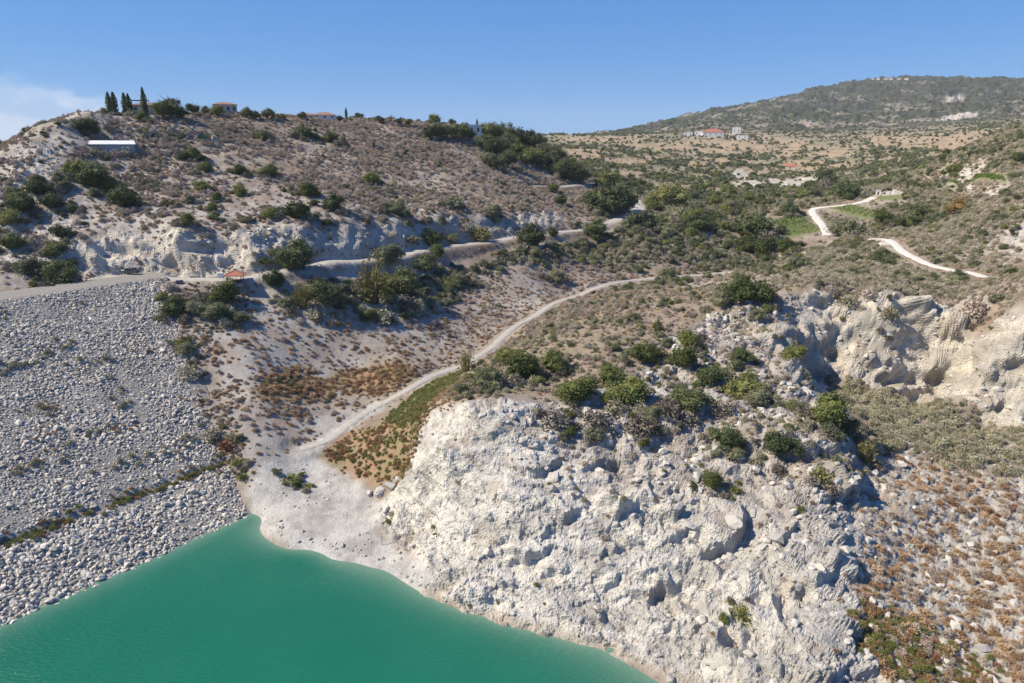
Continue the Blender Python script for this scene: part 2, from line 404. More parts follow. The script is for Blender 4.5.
rock1 = area(P_('246 524;300 549;330 563;370 572;410 594;480 614;540 629;600 647;640 662;690 690;760 690;890 690;868 640;850 590;862 530;866 480;852 450;842 425;815 400;800 360;800 296;745 296;715 315;690 330;655 345;640 375;610 392;570 402;520 402;470 402;436 408;416 440;408 470;385 500;372 520;420 560;390 575;330 555;280 530'), 1.5, 1.2, .25, 1)
toe = area(P_('372 500;408 470;430 500;470 540;520 590;560 640;500 640;440 600;420 560'), 3, 2, .2, 2)
rock2 = area(P_('796 300;815 288;870 294;900 298;930 305;960 308;1040 326;1060 440;1024 428;950 396;930 390;895 393;868 388;838 374;812 382;800 350'), 1.5, 1.0, .25, 3)
hillrock = area(P_('84 276;84 244;110 232;140 236;200 236;250 234;262 246;258 268;230 270;160 272;120 272'), 1.5, 1.5, .2, 4)
hillrock2 = area(P_('0 186;8 160;30 142;52 140;62 160;52 182;60 215;86 240;84 272;30 280;0 250'), 4, 4, .1, 5)
bank = area(P_('236 268;230 232;262 226;300 226;350 224;400 220;480 214;560 212;560 224;500 234;440 240;400 246;350 256;300 264'), 2, 2, .15, 6)
sand = area(P_('246 524;250 485;262 462;300 450;318 435;345 420;375 402;390 404;368 418;330 440;322 452;352 480;385 500;378 530;420 560;440 585;412 594;370 574;330 564;290 549'), 1.5, 1.2, .3, 7)
valley = area(P_('205 300;300 318;345 312;420 330;460 320;560 300;640 274;560 262;470 270;430 300;400 330;320 320;262 330;208 350;214 400;246 430;250 470;320 440;380 400;440 372;490 345;440 340'), 4, 4, .1, 8)
valley = np.maximum(valley, area(P_('200 300;330 310;460 310;560 268;650 268;600 292;520 330;470 362;380 400;310 444;250 470;230 420;196 350'), 4, 4, .1, 9))
orange = area(P_('236 392;300 372;380 362;420 368;410 385;350 392;290 400'), 2.5, 4, .15, 10)
redpatch = area(P_('318 458;345 432;390 420;428 404;416 440;404 472;384 484;350 474'), 1.0, 1.0, .3, 11)
greenstrip = area(P_('384 420;440 376;470 366;452 386;430 402;416 428'), 1, 1, .3, 12)
plateau = area(P_('440 400;480 360;530 330;600 295;720 285;790 286;880 280;1040 300;1060 330;960 306;870 292;800 290;735 300;690 326;640 352;620 380;560 398;480 400'), 3, 2, .15, 13)
scree = area(P_('860 480;900 440;1040 470;1060 700;880 700;850 590'), 3, 3, .15, 14)
bushy = area(P_('830 380;900 398;1040 430;1040 480;960 470;900 450;866 448'), 2, 3, .2, 15)
fields = np.zeros_like(Z)
for k, t in enumerate(('620 146;700 140;770 140;850 146;840 153;760 152;660 151', '742 168;800 160;860 161;860 166;800 171;745 174', '765 210;784 207;784 216;764 217', '690 157;730 158;730 164;690 166', '560 150;600 148;600 154;560 158', '860 134;960 134;1000 128;1000 136;930 150;870 145', '720 182;770 184;770 190;715 190', '560 138;640 136;640 142;560 143', '770 148;850 148;850 157;770 158', '688 214;714 207;720 216;694 222', '645 196;672 192;680 197;650 201', '752 198;790 194;794 200;756 204', '800 176;836 172;838 180;806 184', '612 172;650 168;654 174;616 178', '680 184;712 180;716 186;684 190', '770 228;776 222;780 238;770 242', '610 160;660 157;660 162;612 165')):
    fields = np.maximum(fields, area(P_(t), 9, 16, .025, 20 + k))
fields = fields * ss(-.30, -.1, fbm(Xg / 70 + 3, Yg / 45, 4, 35))
whites = np.zeros_like(Z)
for k, t in enumerate(('950 168;1024 162;1050 168;1050 176;945 178', '940 118;975 112;985 116;940 121', '946 98;962 94;966 98;944 102', '1000 236;1040 214;1040 262;1010 256', '732 172;742 168;750 178;822 176;822 186;735 186', '870 238;895 236;890 246;872 246', '876 192;900 188;900 196;872 196', '955 190;975 188;972 194;952 195', '985 192;1005 184;1008 190;990 198', '794 254;806 250;808 256;796 258')):
    whites = np.maximum(whites, area(P_(t), 2 if k > 2 else 8, 3 if k > 2 else 14, .1 if k > 2 else .02, 40 + k))
greens = np.zeros_like(Z)
for k, t in enumerate(('772 220;800 214;822 232;800 238;780 236', '828 208;850 204;880 214;890 222;860 218', '936 180;1000 175;1006 183;960 187', '872 196;900 194;905 199;880 201')):
    greens = np.maximum(greens, area(P_(t), 3, 3, .05, 60 + k))
palebank = area(P_('985 240;1030 205;1060 215;1060 285;1010 268'), 3, 4, .1, 81)
onhill = ss(.0, .14, .22 - Xg / Yg) * ss(172, 186, Yg) * (1 - .9 * valley) * (1 - ss(430, 520, Yg))
mount = ss(1500, 2000, Yg)

# roads and tracks (centre line, width)
def line(txt, step=2.0):
    p = P_(txt); out = [p[0]]
    # Catmull-Rom through the points
    q = np.vstack([2 * p[0] - p[1], p, 2 * p[-1] - p[-2]])
    for k in range(1, len(q) - 2):
        L = max(2, int(np.hypot(*(q[k + 1] - q[k])) / step))
        for t in np.linspace(0, 1, L + 1)[1:]:
            a, b, c, d = q[k - 1], q[k], q[k + 1], q[k + 2]
            out.append(.5 * (2 * b + (c - a) * t + (2 * a - 5 * b + 4 * c - d) * t * t + (3 * b - a - 3 * c + d) * t ** 3))
    return np.array(out)
TRACKS = [
    ('hill_road', line('104 278;130 277;160 277;200 279;235 280;262 275;300 269;360 262;430 250;470 244;500 241;560 232;590 229;612 222'), 5.0),
    ('hill_road', line('612 222;634 212;640 205;632 196;624 192', 3), 6.0),
    ('gravel_track', line('532 186;560 187;590 184;604 182'), 5.0),
    ('valley_track', line('300 450;330 440;370 411;410 388;440 375;468 362;490 350;508 332;530 320;570 299;600 287;640 280;690 276;740 271;768 265'), 2.6),
    ('white_track', line('868 240;884 239;902 251;915 258;930 265;950 270;975 274;994 278'), 3.8),
    ('vineyard_track', line('828 236;824 228;818 220;812 211;818 208;840 206;862 202;874 197', 4), 4.4),
]
road = np.zeros_like(Z)
for nm, pl, w in TRACKS:
    m = 10; x0, y0 = pl.min(0) - m; x1, y1 = pl.max(0) + m
    k = (Xg > x0) & (Xg < x1) & (Yg > y0) & (Yg < y1)
    road[k] = np.maximum(road[k], 1 - ss(w * .5, w * .5 + 2.5, edge_d(pl, Xg[k], Yg[k], False)))
# level the ground across each road
for nm, pl, w in TRACKS:
    m = 14; x0, y0 = pl.min(0) - m; x1, y1 = pl.max(0) + m
    k = (Xg > x0) & (Xg < x1) & (Yg > y0) & (Yg < y1)
    zl = bil(Z, *gij(pl[:, 0], pl[:, 1]))
    for _ in range(8): zl[1:-1] = (zl[:-2] + zl[1:-1] * 2 + zl[2:]) / 4
    x, y = Xg[k], Yg[k]; best = np.full(x.shape, 1e9); zz = Z[k].copy()
    for a in range(len(pl)):
        d = np.hypot(x - pl[a, 0], y - pl[a, 1]); c = d < best; best = np.where(c, d, best); zz = np.where(c, zl[a], zz)
    wgt = 1 - ss(w * .5 + .3, w * .5 + 3.5, best)
    Z[k] = Z[k] * (1 - wgt) + zz * wgt

calm = np.clip(1 - road, 0, 1)
rock = np.maximum.reduce([rock1, rock2, hillrock, .8 * hillrock2, .55 * bank, .7 * palebank])
rock = np.clip(rock, 0, 1) * calm
sandy = np.clip(sand * (1 - .8 * rock1 * (1 - sand)), 0, 1)
rock = rock * (1 - .93 * sand)
# soil relief
land = ss(.2, 1.5, Z)
soft = calm * (1 - .6 * sand) * land
far = np.clip(Yg / 200, .4, 6)
Z = Z + soft * (1 - rock) * (.55 * N20 + .40 * N6 + .10 * N2) * np.clip(far, .4, 1.4) * (1 - .5 * valley)
tz = Z / 6.0 + .5 * N60 + .25 * N20; tf = tz - np.floor(tz)
Z = Z + onhill * (1 - np.maximum(rock, bank)) * ss(46, 52, Z) * 1.5 * (ss(.15, .85, tf) - tf) * soft      # old terraces
Z = Z + mount * (26 * N60 + 10 * N20)
Z = Z + ss(500, 800, Yg) * (1 - mount) * 2.0 * N60
Z = Z + soft * bank * (.9 * vnoise(Xg / 3.1, Yg / 30, 77))
# crowd the rows of the sheet where the ground is steep, so that cliff faces get as many points as flats
ZB[0] = Z.copy()
wv = np.diff(vk)[:, None] + 1.7 * np.abs(np.diff(Z, axis=0)) / Yg[1:]
for _ in range(3):
    wv[:, 4:-4] = (wv[:, :-8] + wv[:, 2:-6] + wv[:, 4:-4] + wv[:, 6:-2] + wv[:, 8:]) / 5
    wv[2:-2] = (wv[:-4] + wv[1:-3] + wv[2:-2] + wv[3:-1] + wv[4:]) / 5
wv = wv + .35 * np.diff(vk)[:, None]
AMAP = np.vstack([np.zeros((1, NU)), np.cumsum(wv, 0)]); AMAP *= (NV - 1) / AMAP[-1:]
BMAP = np.empty((NV, NU)); kk_ = np.arange(NV)
for j_ in range(NU): BMAP[:, j_] = np.interp(kk_, AMAP[:, j_], kk_)
_i = np.clip(BMAP.astype(int), 0, NV - 2); _f = BMAP - _i; _j = np.arange(NU)[None, :]
for _n, _a in list(globals().items()):
    if isinstance(_a, np.ndarray) and _a.shape == (NV, NU) and _n not in ('AMAP', 'BMAP', '_i', '_f'):
        globals()[_n] = (_a[_i, _j] * (1 - _f) + _a[_i + 1, _j] * _f).astype(_a.dtype if _a.dtype.kind == 'f' else np.float32)
Yg = np.exp(np.interp(BMAP, kk_, vk)); Xg = us[None, :] * Yg
gij_base = gij
def gij(x, y):
    fi, fj = gij_base(x, y); return bil(AMAP, fi, fj), fj
P3 = np.stack([Xg, Yg, Z], -1)
def normals(P):
    a = np.empty_like(P); b = np.empty_like(P)
    a[:, 1:-1] = P[:, 2:] - P[:, :-2]; a[:, 0] = P[:, 1] - P[:, 0]; a[:, -1] = P[:, -1] - P[:, -2]
    b[1:-1] = P[2:] - P[:-2]; b[0] = P[1] - P[0]; b[-1] = P[-1] - P[-2]
    n = np.cross(a, b); return n / np.maximum(np.linalg.norm(n, axis=-1, keepdims=True), 1e-9)
# a smoothed copy gives the direction in which the rock stands out
Ps = P3.copy()
for _ in range(6): Ps[1:-1, 1:-1] = (Ps[1:-1, 1:-1] + Ps[:-2, 1:-1] + Ps[2:, 1:-1] + Ps[1:-1, :-2] + Ps[1:-1, 2:]) / 5
Nn = normals(Ps)
rk = rock > .02
Q = P3[rk].copy(); Nr = Nn[rk]; wr = rock[rk]
wz = fbm(Q[:, 0] / 14, Q[:, 1] / 14, 3, 91)
zb = Q[:, 2] + .17 * Q[:, 0] + .9 * wz                                                  # height across the beds, which dip to the right
S = np.stack([.55 * (Q[:, 0] + .25 * Q[:, 2] + 1.2 * wz), .8 * Q[:, 1], 1.5 * zb], -1)
f0, e0 = facets(S, 9.0, 201, .8)
f1, e1 = facets(S, 4.0, 101, .8)
f2, e2 = facets(S, 1.9, 111, .8)
f3, e3 = facets(S, .9, 121, .7)
f4, e4 = facets(S, .45, 131, .7)
ro = fbm(Q[:, 0] / 15 + 3, Q[:, 1] / 15, 3, 95)
cliff = rock2[rk]
strong = .12 + .95 * ss(-.12, .38, ro + .30 * ss(-5, 40, Q[:, 0]) - .12) + .55 * cliff + .3 * (Q[:, 1] > 170) * (1 - cliff)       # smooth marl here, broken blocks there
smallf = np.where(Q[:, 1] > 170, .8, 1.0)
sm = 1.2 * fbm(Q[:, 0] / 9, Q[:, 1] / 9 + Q[:, 2] / 9, 3, 97, .45) + .14 * fbm(Q[:, 0] / 1.6, Q[:, 1] / 1.6 + Q[:, 2] / 1.6, 3, 94, .6)
def beds(th, s_):
    t = zb / th + .5 * fbm(Q[:, 0] / (5 * th), Q[:, 1] / (5 * th), 3, s_); k = np.floor(t); fr = t - k
    h = hash01(k.astype(np.int64), (k * 0).astype(np.int64), (k * 0).astype(np.int64), s_)
    pat = ss(.0, .35, fbm(Q[:, 0] / (4 * th) + 31 * h, Q[:, 1] / (4 * th), 3, s_ + 5) + .12)      # a ledge runs for a while and dies out
    return (.5 - fr) * pat * (.5 + h)                                     # stands out at its foot, undercut below
stp = (np.abs(np.gradient(Z, axis=0)) + .6 * np.abs(np.gradient(Z, axis=1)))[rk]             # height between neighbouring points of the sheet
fa = ss(1.3, .4, stp); fb = ss(2.4, .9, stp); f3 = f3 * fa; f4 = f4 * fa
disp = sm + 1.9 * f0 * strong + strong * (1.7 * f1 + 1.0 * f2 + .42 * f3) + .10 * f3 + .30 * f2 + .11 * (.3 + strong) * f4 + (1.25 + .8 * cliff) * fb * beds(3.1, 141) + .75 * fa * beds(1.3, 151)
disp = disp - .35 * strong * (1 - ss(0, .05, e1))
edgew = ss(.25, .9, wr)
shore = ss(-.5, 1.5, Q[:, 2])
disp = disp * edgew * (.7 + .3 * shore)
# ledges, overhangs and knobs that can be told apart: the rock above each line stands out, the rock below is undercut
for txt, A_, L_ in (("514 470;530 474;546 472;560 462", 1.5, 2.6), ("584 470;600 462;612 468", 1.2, 2.2), ("612 522;626 510;645 505;660 503", 1.6, 2.6), ("560 520;576 512;590 518", 1.6, 2.0), ("664 522;676 518;684 508", 1.5, 2.4),
                    ("700 556;722 548;738 540;746 520;738 506", 2.3, 4.0), ("504 562;530 558;552 548", 1.3, 2.4), ("536 574;552 572;568 572", 1.0, 1.6), ("604 590;616 584;622 574", 1.0, 2.0), ("570 604;600 600;640 592;690 580", .7, 1.6),
                    ("716 652;724 640;722 626", 1.6, 2.6), ("738 656;746 640;744 622", 1.4, 2.4), ("745 590;756 596;766 588", 1.1, 1.8), ("640 576;670 566;690 568;704 576", .8, 1.6), ("660 630;690 622;712 612", .9, 1.8),
                    ("770 548;786 540;796 524", 1.6, 3.0), ("792 590;820 582;836 560", 1.2, 2.4), ("436 470;452 476;470 470", .8, 1.6), ("440 432;470 440;500 436", .7, 1.4), ("842 500;856 486;862 470", 1.6, 3.0), ("640 470;668 464;690 470", 1.0, 2.0), ("720 476;744 470;760 478", 1.2, 2.2),
                    ("740 440;760 432;778 440", 1.0, 2.0), ("690 452;708 446;722 452", .9, 1.8), ("712 344;736 348;760 342", 1.3, 2.2), ("770 330;778 350;772 372", 1.4, 2.6)):
    pl_ = line(txt, .35); d_ = edge_d(pl_[::3], Q[:, 0], Q[:, 1], False); c_ = d_ < 4 * L_
    tg = np.gradient(pl_, axis=0)
    for _ in range(12): tg[1:-1] = (tg[:-2] + tg[1:-1] + tg[2:]) / 3
    tg /= np.linalg.norm(tg, axis=1, keepdims=True); up_ = np.stack([-tg[:, 1], tg[:, 0]], -1)     # uphill lies to the left of the line
    t_ = pl_[-1] - pl_[0]; t_ = t_ / np.hypot(*t_)
    m_ = ((Q[c_][:, None, :2] - pl_[None]) ** 2).sum(-1).argmin(1)
    side = ((Q[c_][:, :2] - pl_[m_]) * up_[m_]).sum(1) + .95 * fbm(Q[c_][:, 0] / 3.0, Q[c_][:, 1] / 3.0, 4, 171, .6)
    along = ((Q[c_][:, :2] - pl_[0]) @ t_); Ln = np.hypot(*(pl_[-1] - pl_[0])); fade = ss(-.8, 1.2, along) * ss(Ln + .8, Ln - 1.2, along)
    disp[c_] += .8 * A_ * fade * np.where(side > 0, np.exp(-d_[c_] / L_), -.75 * np.exp(-d_[c_] / (.55 * L_)))
DD = np.zeros(Z.shape); DD[rk] = disp
STP = np.zeros(Z.shape); STP[rk] = stp
def blur3(D):
    B = D.copy(); B[1:-1, 1:-1] = (D[1:-1, 1:-1] * 4 + (D[:-2, 1:-1] + D[2:, 1:-1] + D[1:-1, :-2] + D[1:-1, 2:]) * 2 + D[:-2, :-2] + D[:-2, 2:] + D[2:, :-2] + D[2:, 2:]) / 16
    return B
B = blur3(DD); J = np.abs(DD - B); J = np.maximum(J, blur3(J) * 2)
DD = np.where(STP > .7, B, .55 * DD + .45 * B); B2 = blur3(blur3(B)); w_ = ss(.26, .62, J); DD = DD * (1 - w_) + B2 * w_
disp = DD[rk]
dirn = Nr * .8 + np.array((0, -.25, .1)); 
Q2 = Q + dirn * disp[:, None]
P3[rk] = Q2
# small stones and ledges scattered over bare scree and toe
bare = np.clip(np.maximum(toe, .7 * scree * (1 - bushy)) * (1 - rock), 0, 1) * (1 - sand)
bk = bare > .05
if bk.any():
    Q = P3[bk]; g, e = facets(Q * np.array((1, 1, 1.3)), 1.5, 301, .7); g2, _ = facets(Q, .7, 311, .7)
    P3[bk] = Q + Nn[bk] * (bare[bk] * (.42 * g + .2 * g2))[:, None]
ZD = P3[..., 2]
NRM = normals(P3)

def ground(x, y):
    """height of the finished ground"""
    return bil(P3[..., 2], *gij(x, y))
def ground_pt(x, y):
    return bil(P3, *gij(x, y))
def at(px, py):
    u = at_h(px, py); fi, fj = gij(*u); return bil(P3, fi, fj)

# ------------------------------------------------------------------ ground colours (albedo only)
def lerp(a, b, t): return a + (b - a) * t[..., None]
def C3(*c): return np.array(c, np.float32)
def full(c): return np.broadcast_to(C3(*c), Z.shape + (3,)).copy()
tA = ss(-.28, .3, N20 + .5 * N6); tB = ss(-.3, .35, N6 + .4 * N2)
N3 = fbm(Xg / 3.4, Yg / 3.4, 3, 131, .65)
slope = 1 - NRM[..., 2]
col = lerp(full((.39, .335, .28)), full((.265, .21, .165)), tA)                # pale marl soil, dry brown growth
col = lerp(col, full((.31, .21, .13)), ss(.1, .5, fbm(Xg / 40, Yg / 18, 4, 141)) * .55)
lowhill = onhill * ss(66, 44, Z + 9 * N20) * ss(.05, .2, .02 - Xg / Yg + .0)
col = lerp(col, lerp(full((.50, .465, .425)), full((.28, .235, .20)), tB), lowhill * .75)
flank = onhill * ss(.42, .62, -Xg / Yg)                                   # paler left flank
col = lerp(col, lerp(full((.47, .44, .405)), full((.27, .24, .20)), tB), flank * .8)
# farther land: scrub, olive groves, stubble
w = ss(330, 520, Yg) * (1 - onhill)
farc = lerp(full((.40, .32, .225)), full((.26, .24, .155)), ss(-.2, .25, N60 + .4 * N20))
col = lerp(col, farc, w)
col = lerp(col, lerp(full((.47, .36, .235)), full((.36, .27, .18)), tA), np.clip(fields * (1 - .0 * mount), 0, 1))
mc = lerp(full((.07, .072, .045)), full((.31, .265, .22)), ss(.10, .46, fbm(Xg / 160, Yg / 160, 5, 151, .62) + .42 * fbm(Xg / 46, Yg / 46, 4, 157, .6) + .32 * vnoise(Xg / 13, Yg / 13, 158) + .16 * ss(230, 120, Z) - .10 * ss(230, 300, Z)))
col = lerp(col, mc, ss(1450, 1800, Yg))
# valley floor
vc = lerp(full((.345, .295, .25)), full((.44, .405, .365)), ss(-.05, .45, N20 * .8 + N6 * .7))
vc = lerp(vc, full((.45, .43, .40)), ss(.12, .42, fbm(Xg / 14, Yg / 14, 4, 161) + .25 * ss(-20, -60, Xg)) * .8)
vc = lerp(vc, full((.36, .26, .18)), ss(.15, .45, fbm(Xg / 12 + 9, Yg / 7, 4, 171)) * .5)
col = lerp(col, vc, valley)
oc = lerp(full((.37, .215, .11)), full((.24, .185, .09)), tB)
col = lerp(col, oc, orange * .9)
# plateau and lower slopes on the right
pc = lerp(full((.34, .27, .21)), full((.26, .225, .155)), tA); pc = lerp(pc, full((.34, .25, .17)), ss(.1, .5, N6) * .5)
col = lerp(col, pc, plateau * (1 - rock))
sc = lerp(full((.52, .485, .43)), full((.39, .315, .245)), ss(.0, .5, N6 + .5 * N2 + .2 * fbm(Xg / 16, Yg / 10, 3, 181)))
col = lerp(col, sc, scree * (1 - rock))
col = lerp(col, lerp(full((.30, .26, .22)), full((.22, .19, .15)), tB), bushy * .8)
col = lerp(col, full((.42, .27, .16)), scree * ss(.1, .4, fbm(Xg / 4 + 7, Yg / 4, 3, 525)) * .7)
# rock
st = fbm(Xg / 9, Yg / 9 + Z / 4, 5, 191, .6)
rc = lerp(full((.66, .635, .59)), full((.45, .435, .41)), ss(-.1, .38, st + .4 * N2 + .25 * ss(0, 40, Xg)))
rc = lerp(rc, full((.52, .43, .33)), ss(.22, .5, fbm(Xg / 8 + 5, Yg / 8, 4, 211)) * .4)
rc = lerp(rc, full((.33, .275, .235)), ss(.12, .45, fbm(Xg / 6 + 30, Yg / 6, 4, 221, .65) + .3 * ss(.35, .1, slope) + .18 * ss(9, 20, Z) - .25) * .65)   # soil caught on ledges
rightcl = rock2 * ss(.35, .5, Xg / Yg)
rc = lerp(rc, rc * C3(1.04, 1.0, .93), rightcl)
rc = lerp(rc, rc * C3(1.0, .95, .89), hillrock)
rc = np.minimum(rc * C3(1.04, 1.03, 1.01), .8)
col = lerp(col, rc, np.clip(np.maximum.reduce([rock1, rock2, hillrock, hillrock2 * .7]), 0, 1))
rim = ss(1.1, .25, P3[..., 2] + .3 * N2) * ss(-.6, .0, P3[..., 2])
col = lerp(col, full((.42, .36, .27)), rim * rock1 * .8)                      # stained band at the waterline
kn = ss(10, 17, Z + 3 * N20) * rock1 * ss(.0, .18, Xg / Yg)                        # earth between the rocks of the top
col = lerp(col, lerp(full((.47, .43, .385)), full((.30, .25, .21)), ss(-.2, .3, N6 + .4 * N2)), kn * .72)
bc = lerp(full((.41, .405, .375)), full((.54, .515, .47)), ss(-.2, .3, vnoise(Xg / 3.4, Yg / 40, 78) + .5 * N6)); bc = lerp(bc, full((.28, .25, .21)), ss(.1, .4, N20) * .5)
col = lerp(col, bc, bank * (1 - rock))
col = lerp(col, lerp(full((.53, .515, .485)), full((.39, .375, .35)), ss(-.25, .35, N6 + .6 * N2)), np.clip(sandy, 0, 1) * .95)
col = lerp(col, lerp(full((.35, .225, .14)), full((.26, .22, .12)), tB), redpatch * .85)
col = lerp(col, full((.16, .17, .075)), greenstrip * .8)
col = lerp(col, lerp(full((.62, .58, .51)), full((.44, .39, .33)), ss(-.2, .3, N6 + .5 * N20)), np.clip(whites, 0, 1) * ss(-.30, .1, N20 + .3 * N6 + .1))
col = lerp(col, lerp(full((.16, .21, .06)), full((.20, .21, .085)), tB), greens * .9)
grooves = np.clip(1 + .16 * N3 * (1 - rock * .4), .7, 1.25)
col = np.clip(col * .8 * grooves[..., None], .02, .8)

F = (np.arange((NV - 1) * (NU - 1)) // (NU - 1) * NU + np.arange((NV - 1) * (NU - 1)) % (NU - 1))
F = np.stack([F, F + 1, F + NU + 1, F + NU], -1)
fs = rock.ravel()[F].mean(1) < .3
gm = mesh_from('ground', P3.reshape(-1, 3), F, M['ground'], fs)
ca = gm.color_attributes.new('albedo', 'FLOAT_COLOR', 'POINT')
ca.data.foreach_set('color', np.concatenate([col.reshape(-1, 3), np.ones((NU * NV, 1))], 1).astype(np.float32).ravel())
ra = gm.attributes.new('rock', 'FLOAT', 'POINT'); ra.data.foreach_set('value', np.maximum(rock, bare).astype(np.float32).ravel())
ground_o = tag(link('ground', gm), kind='structure')
# the land goes on round the camera and out to the horizon
def ring_sheet():
    V = []; f = []
    a0 = math.atan(U1) + .0
    angs = np.linspace(a0, 2 * math.pi - a0, 61); rad = (40, 120, 300, 800, 2500, 7000)
    for i, a in enumerate(angs):
        for r in rad: V.append((math.sin(a) * r, math.cos(a) * r, -8 if r < 200 else (-8 + min(r, 3000) * .008)))
    k = len(rad)
    for i in range(len(angs) - 1):
        for j in range(k - 1): f.append((i * k + j, i * k + j + 1, (i + 1) * k + j + 1, (i + 1) * k + j))
    # beyond the far hills
    b = len(V); an2 = np.linspace(-a0, a0, 41)
    for a in an2:
        for r in (6200 / math.cos(a), 6700 / math.cos(a), 7000 / math.cos(a)): V.append((math.sin(a) * r, math.cos(a) * r, 10))
    for i in range(40):
        for j in range(2): f.append((b + i * 3 + j, b + (i + 1) * 3 + j, b + (i + 1) * 3 + j + 1, b + i * 3 + j + 1))
    me = mesh_from('terrain', np.array(V), np.array(f)[:, ::-1], plain('far_land', (.22, .18, .14), .95, .3, .01), True)
    tag(link('terrain', me), kind='structure')
ring_sheet()

# ------------------------------------------------------------------ the reservoir
def water():
    m, nt, b = nmat('water')
    at_ = node(nt, 'ShaderNodeAttribute', attribute_name='shallow')
    co = node(nt, 'ShaderNodeTexCoord')
    n = node(nt, 'ShaderNodeTexNoise', Scale=0.05, Detail=3.0); nt.links.new(co.outputs['Object'], n.inputs['Vector'])
    deep = ramp(nt, n.outputs['Fac'], [(.3, (.005, .108, .070)), (.7, (.009, .126, .082))])
    nt.links.new(mixc(nt, at_.outputs['Fac'], deep, (.16, .25, .19)), b.inputs['Base Color'])
    mp = node(nt, 'ShaderNodeMapping'); mp.inputs['Scale'].default_value = (.9, 2.0, 1); mp.inputs['Rotation'].default_value = (0, 0, R(24))
    nt.links.new(co.outputs['Object'], mp.inputs[0])
    w1 = node(nt, 'ShaderNodeTexNoise', Scale=1.1, Detail=5.0, Roughness=.6); nt.links.new(mp.outputs[0], w1.inputs['Vector'])
    bp = node(nt, 'ShaderNodeBump', Strength=.55, Distance=.42); nt.links.new(w1.outputs['Fac'], bp.inputs['Height'])
    nt.links.new(bp.outputs[0], b.inputs['Normal'])
    wr_ = node(nt, 'ShaderNodeTexNoise', Scale=.035, Detail=4.0, Distortion=1.2); nt.links.new(mp.outputs[0], wr_.inputs['Vector']); nt.links.new(mrange(nt, wr_.outputs['Fac'], .35, .65, .05, .26), b.inputs['Roughness']); b.inputs['Specular IOR Level'].default_value = .4; b.inputs['IOR'].default_value = 1.33
    ny, nx = 260, 300
    ys = np.concatenate([[-400, -100, 0, 30], np.linspace(45, 125, ny - 4)]); xs = np.concatenate([[-500, -250], np.linspace(-130, 60, nx - 4), [150, 320]])
    X, Y = np.meshgrid(xs, ys)
    dep = np.where(Y > 50, -bil(P3[..., 2], *gij(X, Y)), 6.0)
    dd = damd(X, Y); dep = np.minimum(dep, np.where(X * DT[0] + (Y - DA[1]) * DT[1] < 20, -dd / DSL, 99))
    sh = np.clip(np.exp(-np.maximum(dep, 0) / .9), 0, 1) * .8
    f = np.arange((ny - 1) * (nx - 1)); f = f // (nx - 1) * nx + f % (nx - 1); f = np.stack([f, f + 1, f + nx + 1, f + nx], -1)
    me = mesh_from('water', np.stack([X, Y, np.zeros_like(X)], -1).reshape(-1, 3), f, m, True)
    a = me.attributes.new('shallow', 'FLOAT', 'POINT'); a.data.foreach_set('value', sh.astype(np.float32).ravel())
    tag(link('water', me), kind='structure')
water()

# ------------------------------------------------------------------ gravel roads draped on the ground
M['gravel'] = plain('gravel', (.42, .39, .35), .95, .16, 1.2, .4)
M['gravel2'] = plain('pale_gravel', (.68, .64, .57), .95, .16, 1.0, .4)
def ribbon(nm, pl, w, mat):
    t = np.gradient(pl, axis=0); t /= np.linalg.norm(t, axis=1, keepdims=True); nrm = np.stack([-t[:, 1], t[:, 0]], -1)
    off = np.linspace(-.5, .5, 7); L = len(pl); arc = np.cumsum(np.r_[0, np.hypot(*np.diff(pl, axis=0).T)])
    V = np.empty((L, 7, 3))
    for k, o in enumerate(off):
        wob = w * (1 + (.34 * vnoise(arc / 3.0, np.full(L, 3.7 + (o > 0) * 9), 55) if abs(o) > .4 else 0))
        xy = pl + nrm * (o * wob)[:, None] if np.ndim(wob) else pl + nrm * o * wob
        V[:, k, :2] = xy
        rut = -.03 if k in (2, 4) else .0
        V[:, k, 2] = ground(xy[:, 0], xy[:, 1]) + (.24 + rut if 0 < k < 6 else -.08)
    f = np.arange((L - 1) * 6); f = f // 6 * 7 + f % 6; f = np.stack([f, f + 1, f + 8, f + 7], -1)
    me = mesh_from(nm, V.reshape(-1, 3), f, mat, True)
    tag(link(nm, me), kind='structure')
for nm, pl, w in TRACKS: ribbon(nm, pl, w, M['gravel2'] if nm in ('white_track', 'vineyard_track') else M['gravel'])

